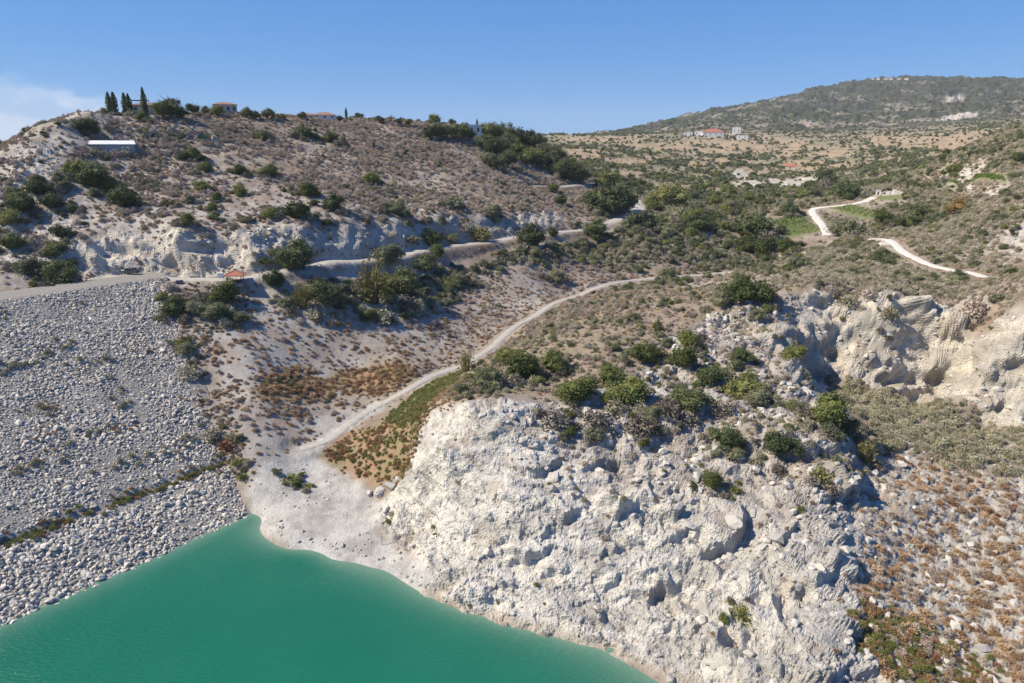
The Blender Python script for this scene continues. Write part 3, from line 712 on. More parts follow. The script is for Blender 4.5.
# ------------------------------------------------------------------ rock-fill dam
def stone_mesh(name, seed, sub=1, mat=None, flat=(1, .85, .62)):
    import bmesh
    r = np.random.default_rng(seed); bm = bmesh.new(); bmesh.ops.create_icosphere(bm, subdivisions=sub, radius=.5)
    V = np.array([v.co[:] for v in bm.verts]); Ff = np.array([[v.index for v in f.verts] for f in bm.faces]); bm.free()
    for _ in range(9 + 8 * (sub > 1)):                                         # chop flat faces off
        d = r.normal(size=3); d /= np.linalg.norm(d); h = r.uniform(.25, .40); k = V @ d > h
        V[k] -= ((V[k] @ d - h) * .95)[:, None] * d
    V = (V + r.normal(size=V.shape) * .014) * np.array(flat)
    return mesh_from(name, V, Ff, mat, False)
def stone_material(name, lo, hi):
    m, nt, b = nmat(name)
    oi = node(nt, 'ShaderNodeObjectInfo'); co = node(nt, 'ShaderNodeTexCoord')
    n = node(nt, 'ShaderNodeTexNoise', Scale=6.0, Detail=7.0, Roughness=.7); nt.links.new(co.outputs['Object'], n.inputs['Vector'])
    a = node(nt, 'ShaderNodeMath', operation='MULTIPLY_ADD'); nt.links.new(n.outputs['Fac'], a.inputs[0]); a.inputs[1].default_value = .55
    s = node(nt, 'ShaderNodeMath', operation='MULTIPLY'); nt.links.new(oi.outputs['Random'], s.inputs[0]); s.inputs[1].default_value = .5
    nt.links.new(s.outputs[0], a.inputs[2])
    lo = tuple(v * .8 for v in lo); hi = tuple(v * .8 for v in hi)
    nt.links.new(ramp(nt, a.outputs[0], [(.2, lo), (.8, hi)]), b.inputs['Base Color'])
    bp = node(nt, 'ShaderNodeBump', Strength=.4, Distance=.1); nt.links.new(n.outputs['Fac'], bp.inputs['Height']); nt.links.new(bp.outputs[0], b.inputs['Normal'])
    return m
M['riprap'] = stone_material('riprap_stone', (.36, .325, .28), (.80, .735, .635))
M['chalk'] = stone_material('chalk_rock', (.40, .38, .35), (.60, .57, .52))

def points_scatter(name, coll_objs, pos, rot, scl, idx, parent=None, **props):
    """one object whose geometry nodes set small pieces on given points"""
    n = len(pos)
    me = bpy.data.meshes.new(name); me.vertices.add(n); me.vertices.foreach_set('co', np.asarray(pos, np.float32).ravel())
    for nm, ty, d, key in (('turn', 'FLOAT_VECTOR', rot, 'vector'), ('size', 'FLOAT_VECTOR', scl, 'vector'), ('pick', 'INT', idx, 'value')):
        a = me.attributes.new(nm, ty, 'POINT'); a.data.foreach_set(key, np.asarray(d, np.int32 if ty == 'INT' else np.float32).ravel())
    o = link(name, me, parent)
    col_ = bpy.data.collections.new(name + '_pieces')
    for c in coll_objs: col_.objects.link(c)
    ng = bpy.data.node_groups.new(name, 'GeometryNodeTree')
    ng.interface.new_socket('Geometry', in_out='INPUT', socket_type='NodeSocketGeometry')
    ng.interface.new_socket('Geometry', in_out='OUTPUT', socket_type='NodeSocketGeometry')
    N = ng.nodes; gi = N.new('NodeGroupInput'); go = N.new('NodeGroupOutput'); ip = N.new('GeometryNodeInstanceOnPoints')
    ci = N.new('GeometryNodeCollectionInfo'); ci.inputs['Collection'].default_value = col_
    ci.inputs['Separate Children'].default_value = True; ci.inputs['Reset Children'].default_value = True
    def na(nm, ty):
        a = N.new('GeometryNodeInputNamedAttribute'); a.data_type = ty; a.inputs['Name'].default_value = nm; return a.outputs[0]
    ip.inputs['Pick Instance'].default_value = True
    L = ng.links
    L.new(gi.outputs[0], ip.inputs['Points']); L.new(ci.outputs[0], ip.inputs['Instance'])
    L.new(na('pick', 'INT'), ip.inputs['Instance Index'])
    er = N.new('FunctionNodeEulerToRotation'); L.new(na('turn', 'FLOAT_VECTOR'), er.inputs[0]); L.new(er.outputs[0], ip.inputs['Rotation'])
    L.new(na('size', 'FLOAT_VECTOR'), ip.inputs['Scale']); L.new(ip.outputs[0], go.inputs[0])
    md = o.modifiers.new('pieces', 'NODES'); md.node_group = ng
    tag(o, kind='stuff', **props)
    return o

def dam():
    root = bpy.data.objects.new('dam', None); COL.objects.link(root); root.location = (DA[0], DA[1], 0)
    tag(root, 'long rock-fill dam face of grey stones sloping into the green water', 'dam')
    ds = np.array([-14, -10, -6, -3, 0, 3, 6, 9, 12.5, 14, 15, 18, 24, 30, 40, 50, 60, 70, 80, 83, 84.5, 88, 92, 94, 100, 120, 150.])
    def prof(d):
        z = d / DSL; z = np.where((d > 12.5) & (d < 15), 12.5 / DSL + (d - 12.5) * .12, z)
        z = np.where(d > 83, DCREST - .05, z); return np.where(d > 94, DCREST - .05 - (d - 94) / 2.2, z)
    g0, g1 = ((lambda q: ((q - DA) @ DT, (q - DA) @ DN))(np.array((u * Y, Y))) for u, Y in (damhit(163, 280), damhit(247, 518)))
    def tmax(d): return g1[0] + (d - g1[1]) / (g0[1] - g1[1]) * (g0[0] - g1[0])
    T, D = np.meshgrid(np.linspace(0, 1, 121), ds); T = -170 + T * (170 + tmax(np.clip(D, 0, 86)) + 1.2)
    X = T * DT[0] + D * DN[0]; Y = T * DT[1] + D * DN[1]
    Zz = prof(D) + .25 * fbm((X + 900) / 6, Y / 6, 3, 401) * (D < 82)
    f = np.arange((len(ds) - 1) * 120); f = f // 120 * 121 + f % 120; f = np.stack([f, f + 1, f + 122, f + 121], -1)
    link('embankment', mesh_from('embankment', np.stack([X, Y, Zz], -1).reshape(-1, 3), f[:, ::-1], plain('fill', (.26, .245, .225), .95, .3, 1.5, .5), True), root)
    tp = [stone_mesh('dam_stone_%d' % k, 500 + k, 1, M['riprap']) for k in range(8)]
    r = np.random.default_rng(5); sp = .53
    tt, dd = np.meshgrid(np.arange(-60, 40, sp), np.arange(-3, 82.6, sp)); tt = tt + r.uniform(-.42, .42, tt.shape) * sp; dd = dd + r.uniform(-.42, .42, dd.shape) * sp
    tt = tt.ravel(); dd = dd.ravel()
    x = DA[0] + tt * DT[0] + dd * DN[0]; y = DA[1] + tt * DT[1] + dd * DN[1]; z = prof(dd)
    fine = ss(.0, .35, fbm((x + 900) / 13, y / 13, 3, 411) + .0)
    s = np.exp(r.normal(-.06, .32, len(x))) * (1.02 - .34 * fine) * np.where(dd < 14, 1.12, .92)
    s = np.clip(s * .80 * (1 + .22 * vnoise(dd / 4.5, tt / 60, 431)), .3, 2.0)
    ok = (tt < tmax(dd) + 2.4 * fbm(dd / 7, dd * 0 + 3, 3, 17) + .6 - 1.2 * r.random(len(dd)) ** 3) & (ground(x, y) < z + .8) & (np.abs(x / y) < .97)
    # earth shows between the stones along the bench
    ok &= ~((np.abs(dd - 13.8) < .9) & (r.random(len(x)) < .55))
    x, y, z, s, dd, tt = (a[ok] for a in (x, y, z, s, dd, tt))
    rot = r.uniform(0, 6.28, (len(x), 3)) * np.array((.12, .12, 1)) + np.array((0, 0, 0)); idx = r.integers(0, 8, len(x))
    dirt = ss(.08, .4, fbm((x + 900) / 22 + 7, y / 22, 4, 421)); z = z + s * (r.uniform(-.05, .22, len(x)) - .42 * dirt * r.random(len(x)))
    scl = s[:, None] * r.uniform(.8, 1.25, (len(x), 3))
    dcam = np.sqrt(x * x + y * y + (z - CAMZ) ** 2)
    vis = (np.abs(x / y) < .88) & (z > -.1)
    order = np.argsort(-np.where(vis, scl.max(1) / dcam, 0))
    ind = np.zeros(len(x), bool); ind[order[:300]] = True
    for i in np.nonzero(ind)[0]:
        o = link('stone', tp[idx[i]], root, (x[i] - DA[0], y[i] - DA[1], z[i])); o.rotation_euler = rot[i]; o.scale = scl[i]
    k = ~ind
    tmpl = [bpy.data.objects.new('riprap_piece_%d' % j, tp[j]) for j in range(8)]
    loc = np.stack([x - DA[0], y - DA[1], z], -1)
    points_scatter('riprap', tmpl, loc[k], rot[k], scl[k], idx[k], root)
    return root
dam_root = dam()

# ------------------------------------------------------------------ plants
M['leaf'] = leaf_material('evergreen_leaves', [(.15, (.08, .098, .034)), (.45, (.145, .165, .05)), (.7, (.20, .215, .07)), (.95, (.26, .255, .10))])
M['leaf_dark'] = leaf_material('dark_leaves', [(.15, (.055, .072, .032)), (.5, (.10, .12, .05)), (.9, (.155, .17, .078))], .2)
M['leaf_olive'] = leaf_material('olive_leaves', [(.15, (.11, .122, .068)), (.5, (.175, .185, .105)), (.9, (.25, .245, .155))])
M['leaf_yellow'] = leaf_material('yellow_leaves', [(.15, (.12, .12, .045)), (.5, (.20, .18, .075)), (.9, (.30, .26, .12))])
M['leaf_autumn'] = leaf_material('autumn_leaves', [(.2, (.16, .10, .04)), (.6, (.24, .16, .06)), (.9, (.30, .21, .08))])
M['twig'] = leaf_material('dry_twigs', [(.15, (.30, .245, .20)), (.5, (.43, .355, .295)), (.9, (.56, .48, .41))], 0, .45)
M['twig_green'] = leaf_material('grey_green_twigs', [(.15, (.22, .20, .13)), (.5, (.33, .305, .205)), (.9, (.45, .41, .30))], 0, .45)
M['dark_twig'] = leaf_material('dark_dry_twigs', [(.15, (.13, .11, .09)), (.5, (.20, .17, .14)), (.9, (.28, .245, .20))], 0, .45)
M['straw'] = leaf_material('straw', [(.1, (.28, .185, .11)), (.5, (.43, .285, .165)), (.9, (.54, .40, .26))], .1, .3)
M['rust'] = leaf_material('rust_growth', [(.1, (.19, .095, .05)), (.5, (.30, .165, .085)), (.9, (.38, .24, .13))], .1, .3)
M['herb'] = leaf_material('green_growth', [(.1, (.13, .15, .04)), (.5, (.20, .21, .065)), (.9, (.29, .26, .11))], .15, .3)
M['bark'] = plain('bark', (.16, .125, .10), .95, .3, 9, .6)

def quads(c, nrm, size, r, elong=1.4):
    """leaf faces at c facing nrm"""
    n = len(c); nrm = nrm / np.maximum(np.linalg.norm(nrm, axis=1, keepdims=True), 1e-6)
    a = np.cross(nrm, r.normal(size=(n, 3))); a /= np.maximum(np.linalg.norm(a, axis=1, keepdims=True), 1e-6); b = np.cross(nrm, a)
    s = (size * r.uniform(.6, 1.35, n))[:, None]
    V = np.stack([c - a * s * elong, c - b * s, c + a * s * elong, c + b * s], 1).reshape(-1, 3)
    return V, np.arange(4 * n).reshape(-1, 4)
def joinVF(parts):
    V = []; Fs = []; o = 0
    for v, f in parts: V.append(v); Fs.append(np.asarray(f) + o); o += len(v)
    return np.concatenate(V), Fs
ICO = {}
def ico(sub):
    if sub not in ICO:
        import bmesh
        bm = bmesh.new(); bmesh.ops.create_icosphere(bm, subdivisions=sub, radius=1)
        ICO[sub] = (np.array([v.co[:] for v in bm.verts]), np.array([[v.index for v in f.verts] for f in bm.faces])); bm.free()
    return ICO[sub]
def blob(c, rad, r, sub=2, rough=.18):
    v, f = ico(sub); d = 1 + r.normal(size=len(v)) * rough
    return c + v * d[:, None] * rad, f
def leaf_crown(seed, w=1.0, h=.8, base=0.0, nc=16, nl=70, leaf=.032, core=.55, spread=.80, up=0.0):
    """uneven crown about w wide and h high standing on base: many lobes of small leaf faces round a dark inside"""
    r = np.random.default_rng(seed); parts = []
    lop = r.uniform(-.16, .16, 2); ax, ay = r.uniform(.75, 1.2, 2)
    for k in range(nc):
        th = r.uniform(0, 6.283); ph = math.asin(r.uniform(-.55, 1)); q = r.uniform(.55, 1.0) * spread
        c = np.array((math.cos(th) * math.cos(ph) * q * w * .5 * ax + lop[0] * w * math.sin(ph), math.sin(th) * math.cos(ph) * q * w * .5 * ay + lop[1] * w * math.sin(ph),
                      base + h * (.38 + .5 * q * math.sin(ph) + up * r.uniform(-.1, .25))))
        R_ = w * r.uniform(.10, .24) * np.array((1, 1, .8 * h / w + .15))
        d = r.normal(size=(nl, 3)); d /= np.linalg.norm(d, axis=1, keepdims=True)
        p = c + d * R_ * r.uniform(.55, 1.35, (nl, 1))
        p[:, 2] = np.maximum(p[:, 2], base + .01)
        parts.append(quads(p, d + .8 * r.normal(size=(nl, 3)) + np.array((0, 0, .3)), leaf * w, r))
        parts.append(blob(c, R_ * core, r, 1, .12))
    parts.append(blob(np.array((0, 0, base + h * .36)), np.array((w * .25, w * .25, h * .26)), r, 2, .15))
    return joinVF(parts)
def tuft(seed, n=70, w=1.0, h=.7, wid=.02, lean=.9, fuzz=0):
    """stems fanning up from one root, with a haze of small twigs"""
    r = np.random.default_rng(seed)
    th = r.uniform(0, 6.283, n); ln = r.uniform(.05, 1, n) ** .7 * lean; hh = h * r.uniform(.55, 1.05, n) * (1 - .35 * ln ** 2)
    b = np.stack([np.cos(th) * ln * w * .12, np.sin(th) * ln * w * .12, np.full(n, -.04)], 1)
    m = np.stack([np.cos(th) * ln * w * .30, np.sin(th) * ln * w * .30, hh * .6], 1)
    t = np.stack([np.cos(th) * ln * w * .5, np.sin(th) * ln * w * .5, hh], 1) + r.normal(size=(n, 3)) * .03
    pr = np.stack([-np.sin(th + r.normal(size=n)), np.cos(th), np.zeros(n)], 1) * wid
    V = np.stack([b - pr, b + pr, m + pr * .8, m - pr * .8, t], 1).reshape(-1, 3); i = np.arange(n) * 5
    parts = [(V, np.stack([i, i + 1, i + 2, i + 3], 1))]
    tri = (V, np.stack([i + 3, i + 2, i + 4], 1))
    parts.append(tri)
    if fuzz:
        th = r.uniform(0, 6.283, fuzz); ph = np.arcsin(r.uniform(0, 1, fuzz)); q = r.uniform(.35, 1, fuzz) ** .5
        c = np.stack([np.cos(th) * np.cos(ph) * q * w * .48, np.sin(th) * np.cos(ph) * q * w * .48, np.sin(ph) * q * h * .9 + .02], 1)
        lob = 1 + .22 * np.sin(3 * th + seed) * np.cos(2 * ph); c *= lob[:, None]
        parts.append(quads(c, r.normal(size=(fuzz, 3)), .028 * w, r, 2.2))
    return joinVF(parts)
def tube(pts, rad, seg=6):
    """tapered limb along points"""
    pts = np.asarray(pts, float); V = []
    for k, p in enumerate(pts):
        d = pts[min(k + 1, len(pts) - 1)] - pts[max(k - 1, 0)]; d = d / np.linalg.norm(d)
        a = np.cross(d, (1, .2, .1)); a /= np.linalg.norm(a); b = np.cross(d, a)
        for s in range(seg): V.append(p + rad[k] * (a * math.cos(6.2832 * s / seg) + b * math.sin(6.2832 * s / seg)))
    f = []
    for k in range(len(pts) - 1):
        for s in range(seg): f.append((k * seg + s, k * seg + (s + 1) % seg, (k + 1) * seg + (s + 1) % seg, (k + 1) * seg + s))
    return np.array(V), np.array(f)
def trunk_mesh(name, seed, h, rad, limbs=4):
    r = np.random.default_rng(seed); b = r.normal(size=2) * .04 * h
    parts = [tube([(0, 0, -.3), (b[0] * .3, b[1] * .3, h * .3), (b[0], b[1], h * .62), (b[0] * 1.2, b[1] * 1.3, h * .95)], [rad * 1.25, rad, rad * .7, rad * .25])]
    for k in range(limbs):
        a = 6.283 * (k + r.uniform(0, .6)) / limbs; l = h * r.uniform(.25, .42); z0 = h * r.uniform(.38, .62)
        parts.append(tube([(b[0] * .7, b[1] * .7, z0), (b[0] + math.cos(a) * l * .5, b[1] + math.sin(a) * l * .5, z0 + l * .45), (b[0] + math.cos(a) * l, b[1] + math.sin(a) * l, z0 + l * .8)], [rad * .55, rad * .4, rad * .12], 5))
    V, Fs = joinVF(parts)
    return mesh_from(name, V, Fs, M['bark'], True)
def VFmesh(name, VF, mat): return mesh_from(name, VF[0], VF[1], mat, False)

BUSH = {'leaf': [VFmesh('bush_crown', leaf_crown(10 + k, 1, .78 + .08 * (k % 3), 0, 22, 170, .017), M['leaf']) for k in range(6)],
        'dark': [VFmesh('dark_bush_crown', leaf_crown(30 + k, 1, .72 + .08 * (k % 3), 0, 20, 160, .017), M['leaf_dark']) for k in range(5)],
        'olive': [VFmesh('olive_bush_crown', leaf_crown(50 + k, 1, .74, 0, 20, 160, .017), M['leaf_olive']) for k in range(5)],
        'yellow': [VFmesh('yellow_bush_crown', leaf_crown(60 + k, 1, .74, 0, 18, 120, .019), M['leaf_yellow']) for k in range(3)],
        'autumn': [VFmesh('autumn_crown', leaf_crown(64, 1, .8, 0, 18, 120, .019), M['leaf_autumn'])],
        'dry': [VFmesh('dry_shrub_stems', tuft(70 + k, 90, 1, .62, .012, 1.0, 420), M['twig']) for k in range(5)],
        'greydry': [VFmesh('grey_shrub_stems', tuft(80 + k, 80, 1, .66, .012, 1.0, 520), M['twig_green']) for k in range(5)],
        'darkdry': [VFmesh('dark_shrub_stems', tuft(76 + k, 90, 1, .62, .012, 1.0, 460), M['dark_twig']) for k in range(4)],
        'cane': [VFmesh('cane_stems', tuft(90 + k, 150, 1, 1.15, .016, .8, 160), M['leaf_yellow']) for k in range(3)],
        'straw': [VFmesh('straw_stems', tuft(95 + k, 110, 1, .45, .018, 1.0, 260), M['straw']) for k in range(4)],
        'rust': [VFmesh('rust_stems', tuft(100 + k, 90, 1, .5, .018, 1.0, 260), M['rust']) for k in range(4)],
        'herb': [VFmesh('herb_stems', tuft(105 + k, 90, 1, .5, .02, 1.0, 260), M['herb']) for k in range(4)]}
FAR = {'leaf': [VFmesh('far_crown', leaf_crown(110 + k, 1, .8, 0, 9, 22, .06), M['leaf_dark' if k < 1 else 'leaf']) for k in range(4)],
       'olive': [VFmesh('far_olive_crown', leaf_crown(120 + k, 1, .72, 0, 9, 22, .06), M['leaf_olive']) for k in range(3)],
       'dry': [VFmesh('far_shrub', tuft(130 + k, 24, 1, .6, .03, 1.0, 60), M['twig']) for k in range(3)],
       'greydry': [VFmesh('far_grey_shrub', tuft(135 + k, 24, 1, .6, .03, 1.0, 70), M['twig_green']) for k in range(3)]}
KIND = {'darkdry': ('dry_shrub', 'shrub'), 'leaf': ('green_bush', 'bush'), 'dark': ('dark_bush', 'bush'), 'olive': ('olive_bush', 'bush'), 'yellow': ('yellow_bush', 'bush'), 'autumn': ('autumn_tree', 'tree'),
        'dry': ('dry_shrub', 'shrub'), 'greydry': ('grey_shrub', 'shrub'), 'cane': ('cane_clump', 'cane'), 'straw': ('straw_tuft', 'dry grass'), 'rust': ('rust_tuft', 'dry plant'), 'herb': ('green_tuft', 'plant')}
rr = np.random.default_rng(99)
PLACED = []                                    # x, y, radius of everything set by hand
def px_scale(p): 
    """pixels per metre at a point"""
    d = p[1] * CP - (p[2] - CAMZ) * SP
    return FPX / d
def bush(px, py, wpx, kind, label, group=None, hscale=1.0):
    p = at(px, py); w = wpx / px_scale(p)
    me = BUSH[kind][rr.integers(len(BUSH[kind]))]
    o = link(KIND[kind][0], me, None, (p[0], p[1], ground(p[0], p[1]) - .06 * w))
    o.rotation_euler = (0, 0, rr.uniform(0, 6.28)); o.scale = (w * 1.06, w * rr.uniform(.9, 1.1), w * hscale * rr.uniform(.9, 1.05))
    tag(o, label, KIND[kind][1], group); PLACED.append((p[0], p[1], w * .5)); return o
HAND = """
828 424 47 leaf|largest round green bush on the right rim of the white rock, beside the gully
577 399 40 leaf|dark green round bush at the front edge of the white rock's top
629 404 42 leaf|bright green bush right of the dark round one on the rock's front edge
612 386 34 leaf|tall uneven bush just behind the bright green bush on the rock
647 362 30 leaf|green bush at the back left of the white rock's top, beside pale boulders
686 346 30 leaf|upright green bush standing alone on pale rock below the knob
682 370 30 leaf|low rounded light green bush in the middle of the rock's top
711 382 32 dark|dark bush in the middle of the rock's top, left of a pale green one
745 389 38 leaf|pale green rounded bush in the centre of the rock's top
741 364 28 dark|dark bush directly behind the pale green bush on the rock's top
788 365 26 leaf|bush in the shaded cleft between the rock knob and the cream cliff
791 405 26 leaf|low bright bush left of the largest round bush
756 400 24 olive|grey-green low bush between the pale green bush and the bright low one
782 452 40 dark|dark grey-green bush sprawling down the rock above the gully
727 445 34 dark|dark green sprawling bush on the rock's upper right face
690 412 44 dark|wide grey-green bush with a bright top on the rock's upper face
665 420 30 darkdry|leafless grey shrub hanging below the wide grey-green bush
555 424 34 darkdry|dark twiggy shrub hanging over the rock's front edge
596 425 34 darkdry|bare brown shrub over the front edge below the bright green bush
640 432 34 darkdry|bare brown shrub spreading over the upper middle of the white rock
748 301 44 leaf|long green bush along the top of the rock knob
720 305 26 olive|grey shrub at the left end of the rock knob
489 388 40 olive|large grey-green bush at the left end of the plateau, beside straw grass
524 378 36 leaf|bright green bush on the plateau right of the grey-green bush
553 372 28 leaf|bright green low bush between the two plateau bushes
508 362 24 leaf|small green bush behind the grey-green plateau bush
466 372 24 cane|pale yellow grassy clump at the plateau's left corner
865 462 26 cane|pale yellow-green upright plant in the gully mouth
712 488 26 leaf|small dark green bush in a hollow of the upper right rock face
742 616 28 herb|yellow-green plant growing low on the white rock face
735 492 16 herb|small moss-green tuft beside the rock hollow
820 478 30 herb|moss-green low growth on the ledge above the gully
800 512 12 herb|tiny dark green tuft on the right rock face
434 528 9 herb|small green tuft on the toe of rock above the beach
388 522 9 herb|tiny green tuft on the path to the beach
289 478 26 herb|flat green patch of plants on the pale shore
304 486 18 herb|smaller flat green patch on the pale shore
92 186 38 dark|large dark bush below the white hall on the hill
80 176 26 leaf|lighter bush left of the large dark bush below the white hall
114 193 24 leaf|green bush right of the large dark bush under the hall
123 206 28 dark|dark low bush a little below the green one under the hall
52 208 24 dark|dark bush among pale rocks on the left flank
74 212 14 dark|small dark bush on the pale left flank
63 238 22 dark|dark bush above the pair on the left flank
56 256 24 dark|dark bush, upper of the stack above the dam's left end
62 284 38 dark|largest dark bush above the dam road at the left
28 272 26 olive|grey-green bush above the left end of the dam road
12 248 26 dark|dark bush at the left edge above the dam road
9 224 22 leaf|green bush at the left edge of the hill flank
38 194 30 dark|dark spreading bush high on the left flank
20 212 30 dark|dark low bush spreading at the left edge of the flank
90 134 26 dark|dark wide bush on the hill's left crest below the cypresses
76 128 16 dark|small dark bush on the hill's left skyline
263 139 18 dark|dark bush near the hilltop, left of centre
331 142 20 dark|dark upright bush below the pink roofed house
305 138 20 dark|wide dark bush near the hilltop right of centre
183 159 13 dark|dark bush below the green tank
195 159 16 leaf|green bush below the green tank, right of the dark one
206 172 14 leaf|green bush on the middle of the hill slope
203 191 16 leaf|bright green bush on the pale middle slope
217 200 14 leaf|small green bush right of the bright one on the middle slope
191 203 13 olive|small grey bush on the pale middle slope
213 211 14 leaf|green bush in a short column on the middle slope
215 219 13 dark|lowest bush of the short column on the middle slope
188 226 17 leaf|round green bush above the white road cutting
168 206 12 dark|small dark bush on the pale slope left of the column
238 174 16 dark|dark bush on the slope at the right of the column
240 194 17 leaf|green bush with a long shadow on the mid slope
247 223 14 olive|grey-green bush above the road cutting
270 176 20 leaf|round bright bush high on the central slope
309 196 22 leaf|round bush on the central slope above the grey bank
333 210 24 dark|dark round bush above the grey bank
270 218 18 leaf|left bush of the trio at the top of the grey bank
296 217 30 dark|wide middle bush of the trio at the top of the grey bank
327 225 12 olive|small bush in the gully of the grey bank
373 184 18 leaf|round green bush in the middle of the brown slope
397 214 22 olive|olive bush at the top edge of the grey bank
454 208 20 olive|olive bush on the brown slope to the right
492 214 20 olive|grey bush at the right end of the grey bank
224 304 30 leaf|round dark green bush below the red roofed pavilion
215 318 30 olive|pale bush below the round one by the pavilion
196 314 26 olive|grey-green bush left of the pale one on the dam abutment
176 314 28 dark|dark bush at the top corner of the dam
162 300 14 leaf|small bright bush at the top corner of the dam
170 288 14 dry|brown dry shrub at the edge of the dam road
240 322 22 olive|bush right of the pale one on the dam abutment
64 309 15 dark|lone dark green bush on the upper dam face
50 334 16 greydry|dry grey growth on the upper dam face
180 344 16 herb|green growth along the dam's edge
273 286 24 dark|dark bush at the roadside right of the pavilion
293 270 44 dark|wide dark bush under the grey bank by the road
265 264 16 dark|dark bush above the road, right of the pavilion
325 302 34 dark|dark bush on the slope below the road
303 308 24 cane|pale upright cane on the slope below the road
372 302 44 cane|tall pale cane clump below the road
362 298 26 olive|bush at the foot of the tall cane clump
400 296 40 dark|dark tall bush right of the cane clump
388 262 30 olive|grey-green round tree over the road's edge
424 270 28 olive|olive bush below the road right of the cane
437 258 18 leaf|bright round bush at the lower roadside
413 244 16 olive|bush at the upper roadside under the bank
432 244 24 dark|dark bush under the bank by the road
452 242 18 olive|bush under the bank right of the dark one
480 240 26 yellow|pale dry bush at the roadside under the bank
458 284 20 olive|green bush on the slope above the brown valley floor
532 248 32 dark|large dark bush beside the road in mid valley
553 236 12 leaf|small bright bush beside the road in mid valley
594 238 26 dark|dark bush at the road bend
582 246 18 olive|grey bush just left of the road bend
553 192 12 leaf|round bush beside the upper road
560 205 14 dark|dark bush below the upper road
558 282 20 olive|bush on the brown valley floor edge
668 282 24 olive|grey-green bush where the track disappears
740 268 22 olive|bush beside the track's far end
750 236 46 dark|large dark bush in the middle of the valley
672 212 42 leaf|wide green bush in the valley right of the road
696 230 34 dark|dark tree-like bush in the valley centre
717 224 22 dark|upright dark bush right of the valley centre
649 206 16 leaf|green bush by the upper road's right side
728 196 15 leaf|round bright bush in front of the pale yard
676 223 28 olive|olive tree at the left of the wide olive clump in the valley centre
690 217 28 olive|back olive tree of the wide clump in the valley centre
706 222 28 olive|olive tree at the right of the wide olive clump in the valley centre
690 227 24 leaf|low green bush in front of the wide olive clump in the valley centre
640 230 34 olive|grey-green bush below the road curve
664 236 24 olive|bush right of the grey-green one below the road curve
828 186 28 dark|dark bush left of the terraces on the right
790 216 22 dark|dark round bush above the vineyard rows
848 198 28 dark|dark wide bush beside the vineyard track
845 236 34 olive|large grey bush below the vineyard track
918 218 28 dark|dark bush on the right hillside
908 228 24 leaf|bright green bush on the right hillside
885 226 26 leaf|bright yellow-green bush beside the right hillside path
953 174 16 leaf|round dark bush beside the green field on the right
958 213 22 autumn|orange-brown tree on the right hillside
786 252 24 leaf|bright green bush beside a pale clearing
752 252 30 leaf|bright green bushes in the hollow by the track's end
800 268 20 olive|grey bush on the low ridge behind the cliff
846 306 20 greydry|grey shrub on the cliff top, left one
868 296 16 dry|dark dry shrub on the cliff top rim
890 320 18 greydry|dry shrub clinging to the cliff face
84 155 13 dry|dry brown shrub under the left end of the white hall
95 156 14 greydry|grey shrub under the white hall, second from its left end
105 157 14 dry|dry brown shrub under the middle of the white hall
116 157 15 dry|brown shrub under the white hall, right of its middle
127 156 15 greydry|grey shrub under the right part of the white hall
138 153 13 dry|dry shrub at the right corner of the white hall
238 464 17 herb|bright green reeds at the foot of the dam's right edge
243 478 13 herb|lower bright green reeds close to the water beside the dam
228 449 26 rust|rusty brown plant above the bright reeds by the dam
213 437 22 greydry|grey-green shrub on the dam's right edge above the reeds
190 378 24 greydry|dry shrub on the middle of the dam's right edge
186 354 20 olive|olive bush on the upper part of the dam's right edge
975 312 26 dry|large dry grey shrub on the cliff top at the right
"""
EXTRA = []
for ln in HAND.strip().splitlines():
    a, lab = ln.split('|'); px, py, w, kind = a.split()
    bush(float(px), float(py), float(w), kind, lab, None, .4 if 'flat' in lab else 1.0)

# trees with a trunk and a crown
TRUNKS = [trunk_mesh('tree_trunk', 300 + k, 1.0, .035, 4) for k in range(3)]
CROWNS = {'dark': [VFmesh('tree_crown', leaf_crown(310 + k, 1.0, .90, .10, 22, 110, .021), M['leaf_dark']) for k in range(4)],
          'leaf': [VFmesh('tree_crown', leaf_crown(320 + k, 1.0, .90, .10, 22, 110, .021), M['leaf']) for k in range(3)],
          'olive': [VFmesh('olive_crown', leaf_crown(330 + k, 1.08, .84, .14, 20, 100, .021), M['leaf_olive']) for k in range(3)]}
def cyp(seed):
    r = np.random.default_rng(seed); n = 900; t = r.uniform(.0, 1, n); th = r.uniform(0, 6.283, n)
    rad = .105 * np.minimum(1, (1 - t) * 2.2 + .12) * np.minimum(1, .5 + t * 5) * (1 + .2 * np.sin(th * 3 + t * 14))
    c = np.stack([np.cos(th) * rad, np.sin(th) * rad, .08 + t * .92], 1)
    d = np.stack([np.cos(th), np.sin(th), np.full(n, .6)], 1) + .5 * r.normal(size=(n, 3))
    p = [quads(c, d, .016, r, 2.0)]
    for k in range(6): p.append(blob(np.array((0, 0, .14 + .14 * k)), np.array((.075, .075, .13)) * (1 - .05 * k), r, 1, .1))
    return joinVF(p)
CYP = [VFmesh('cypress_crown', cyp(340 + k), M['leaf_dark']) for k in range(2)]
CYPT = VFmesh('cypress_trunk', tube([(0, 0, -.05), (0, 0, .5), (0, 0, .9)], [.02, .015, .004]), M['bark'])
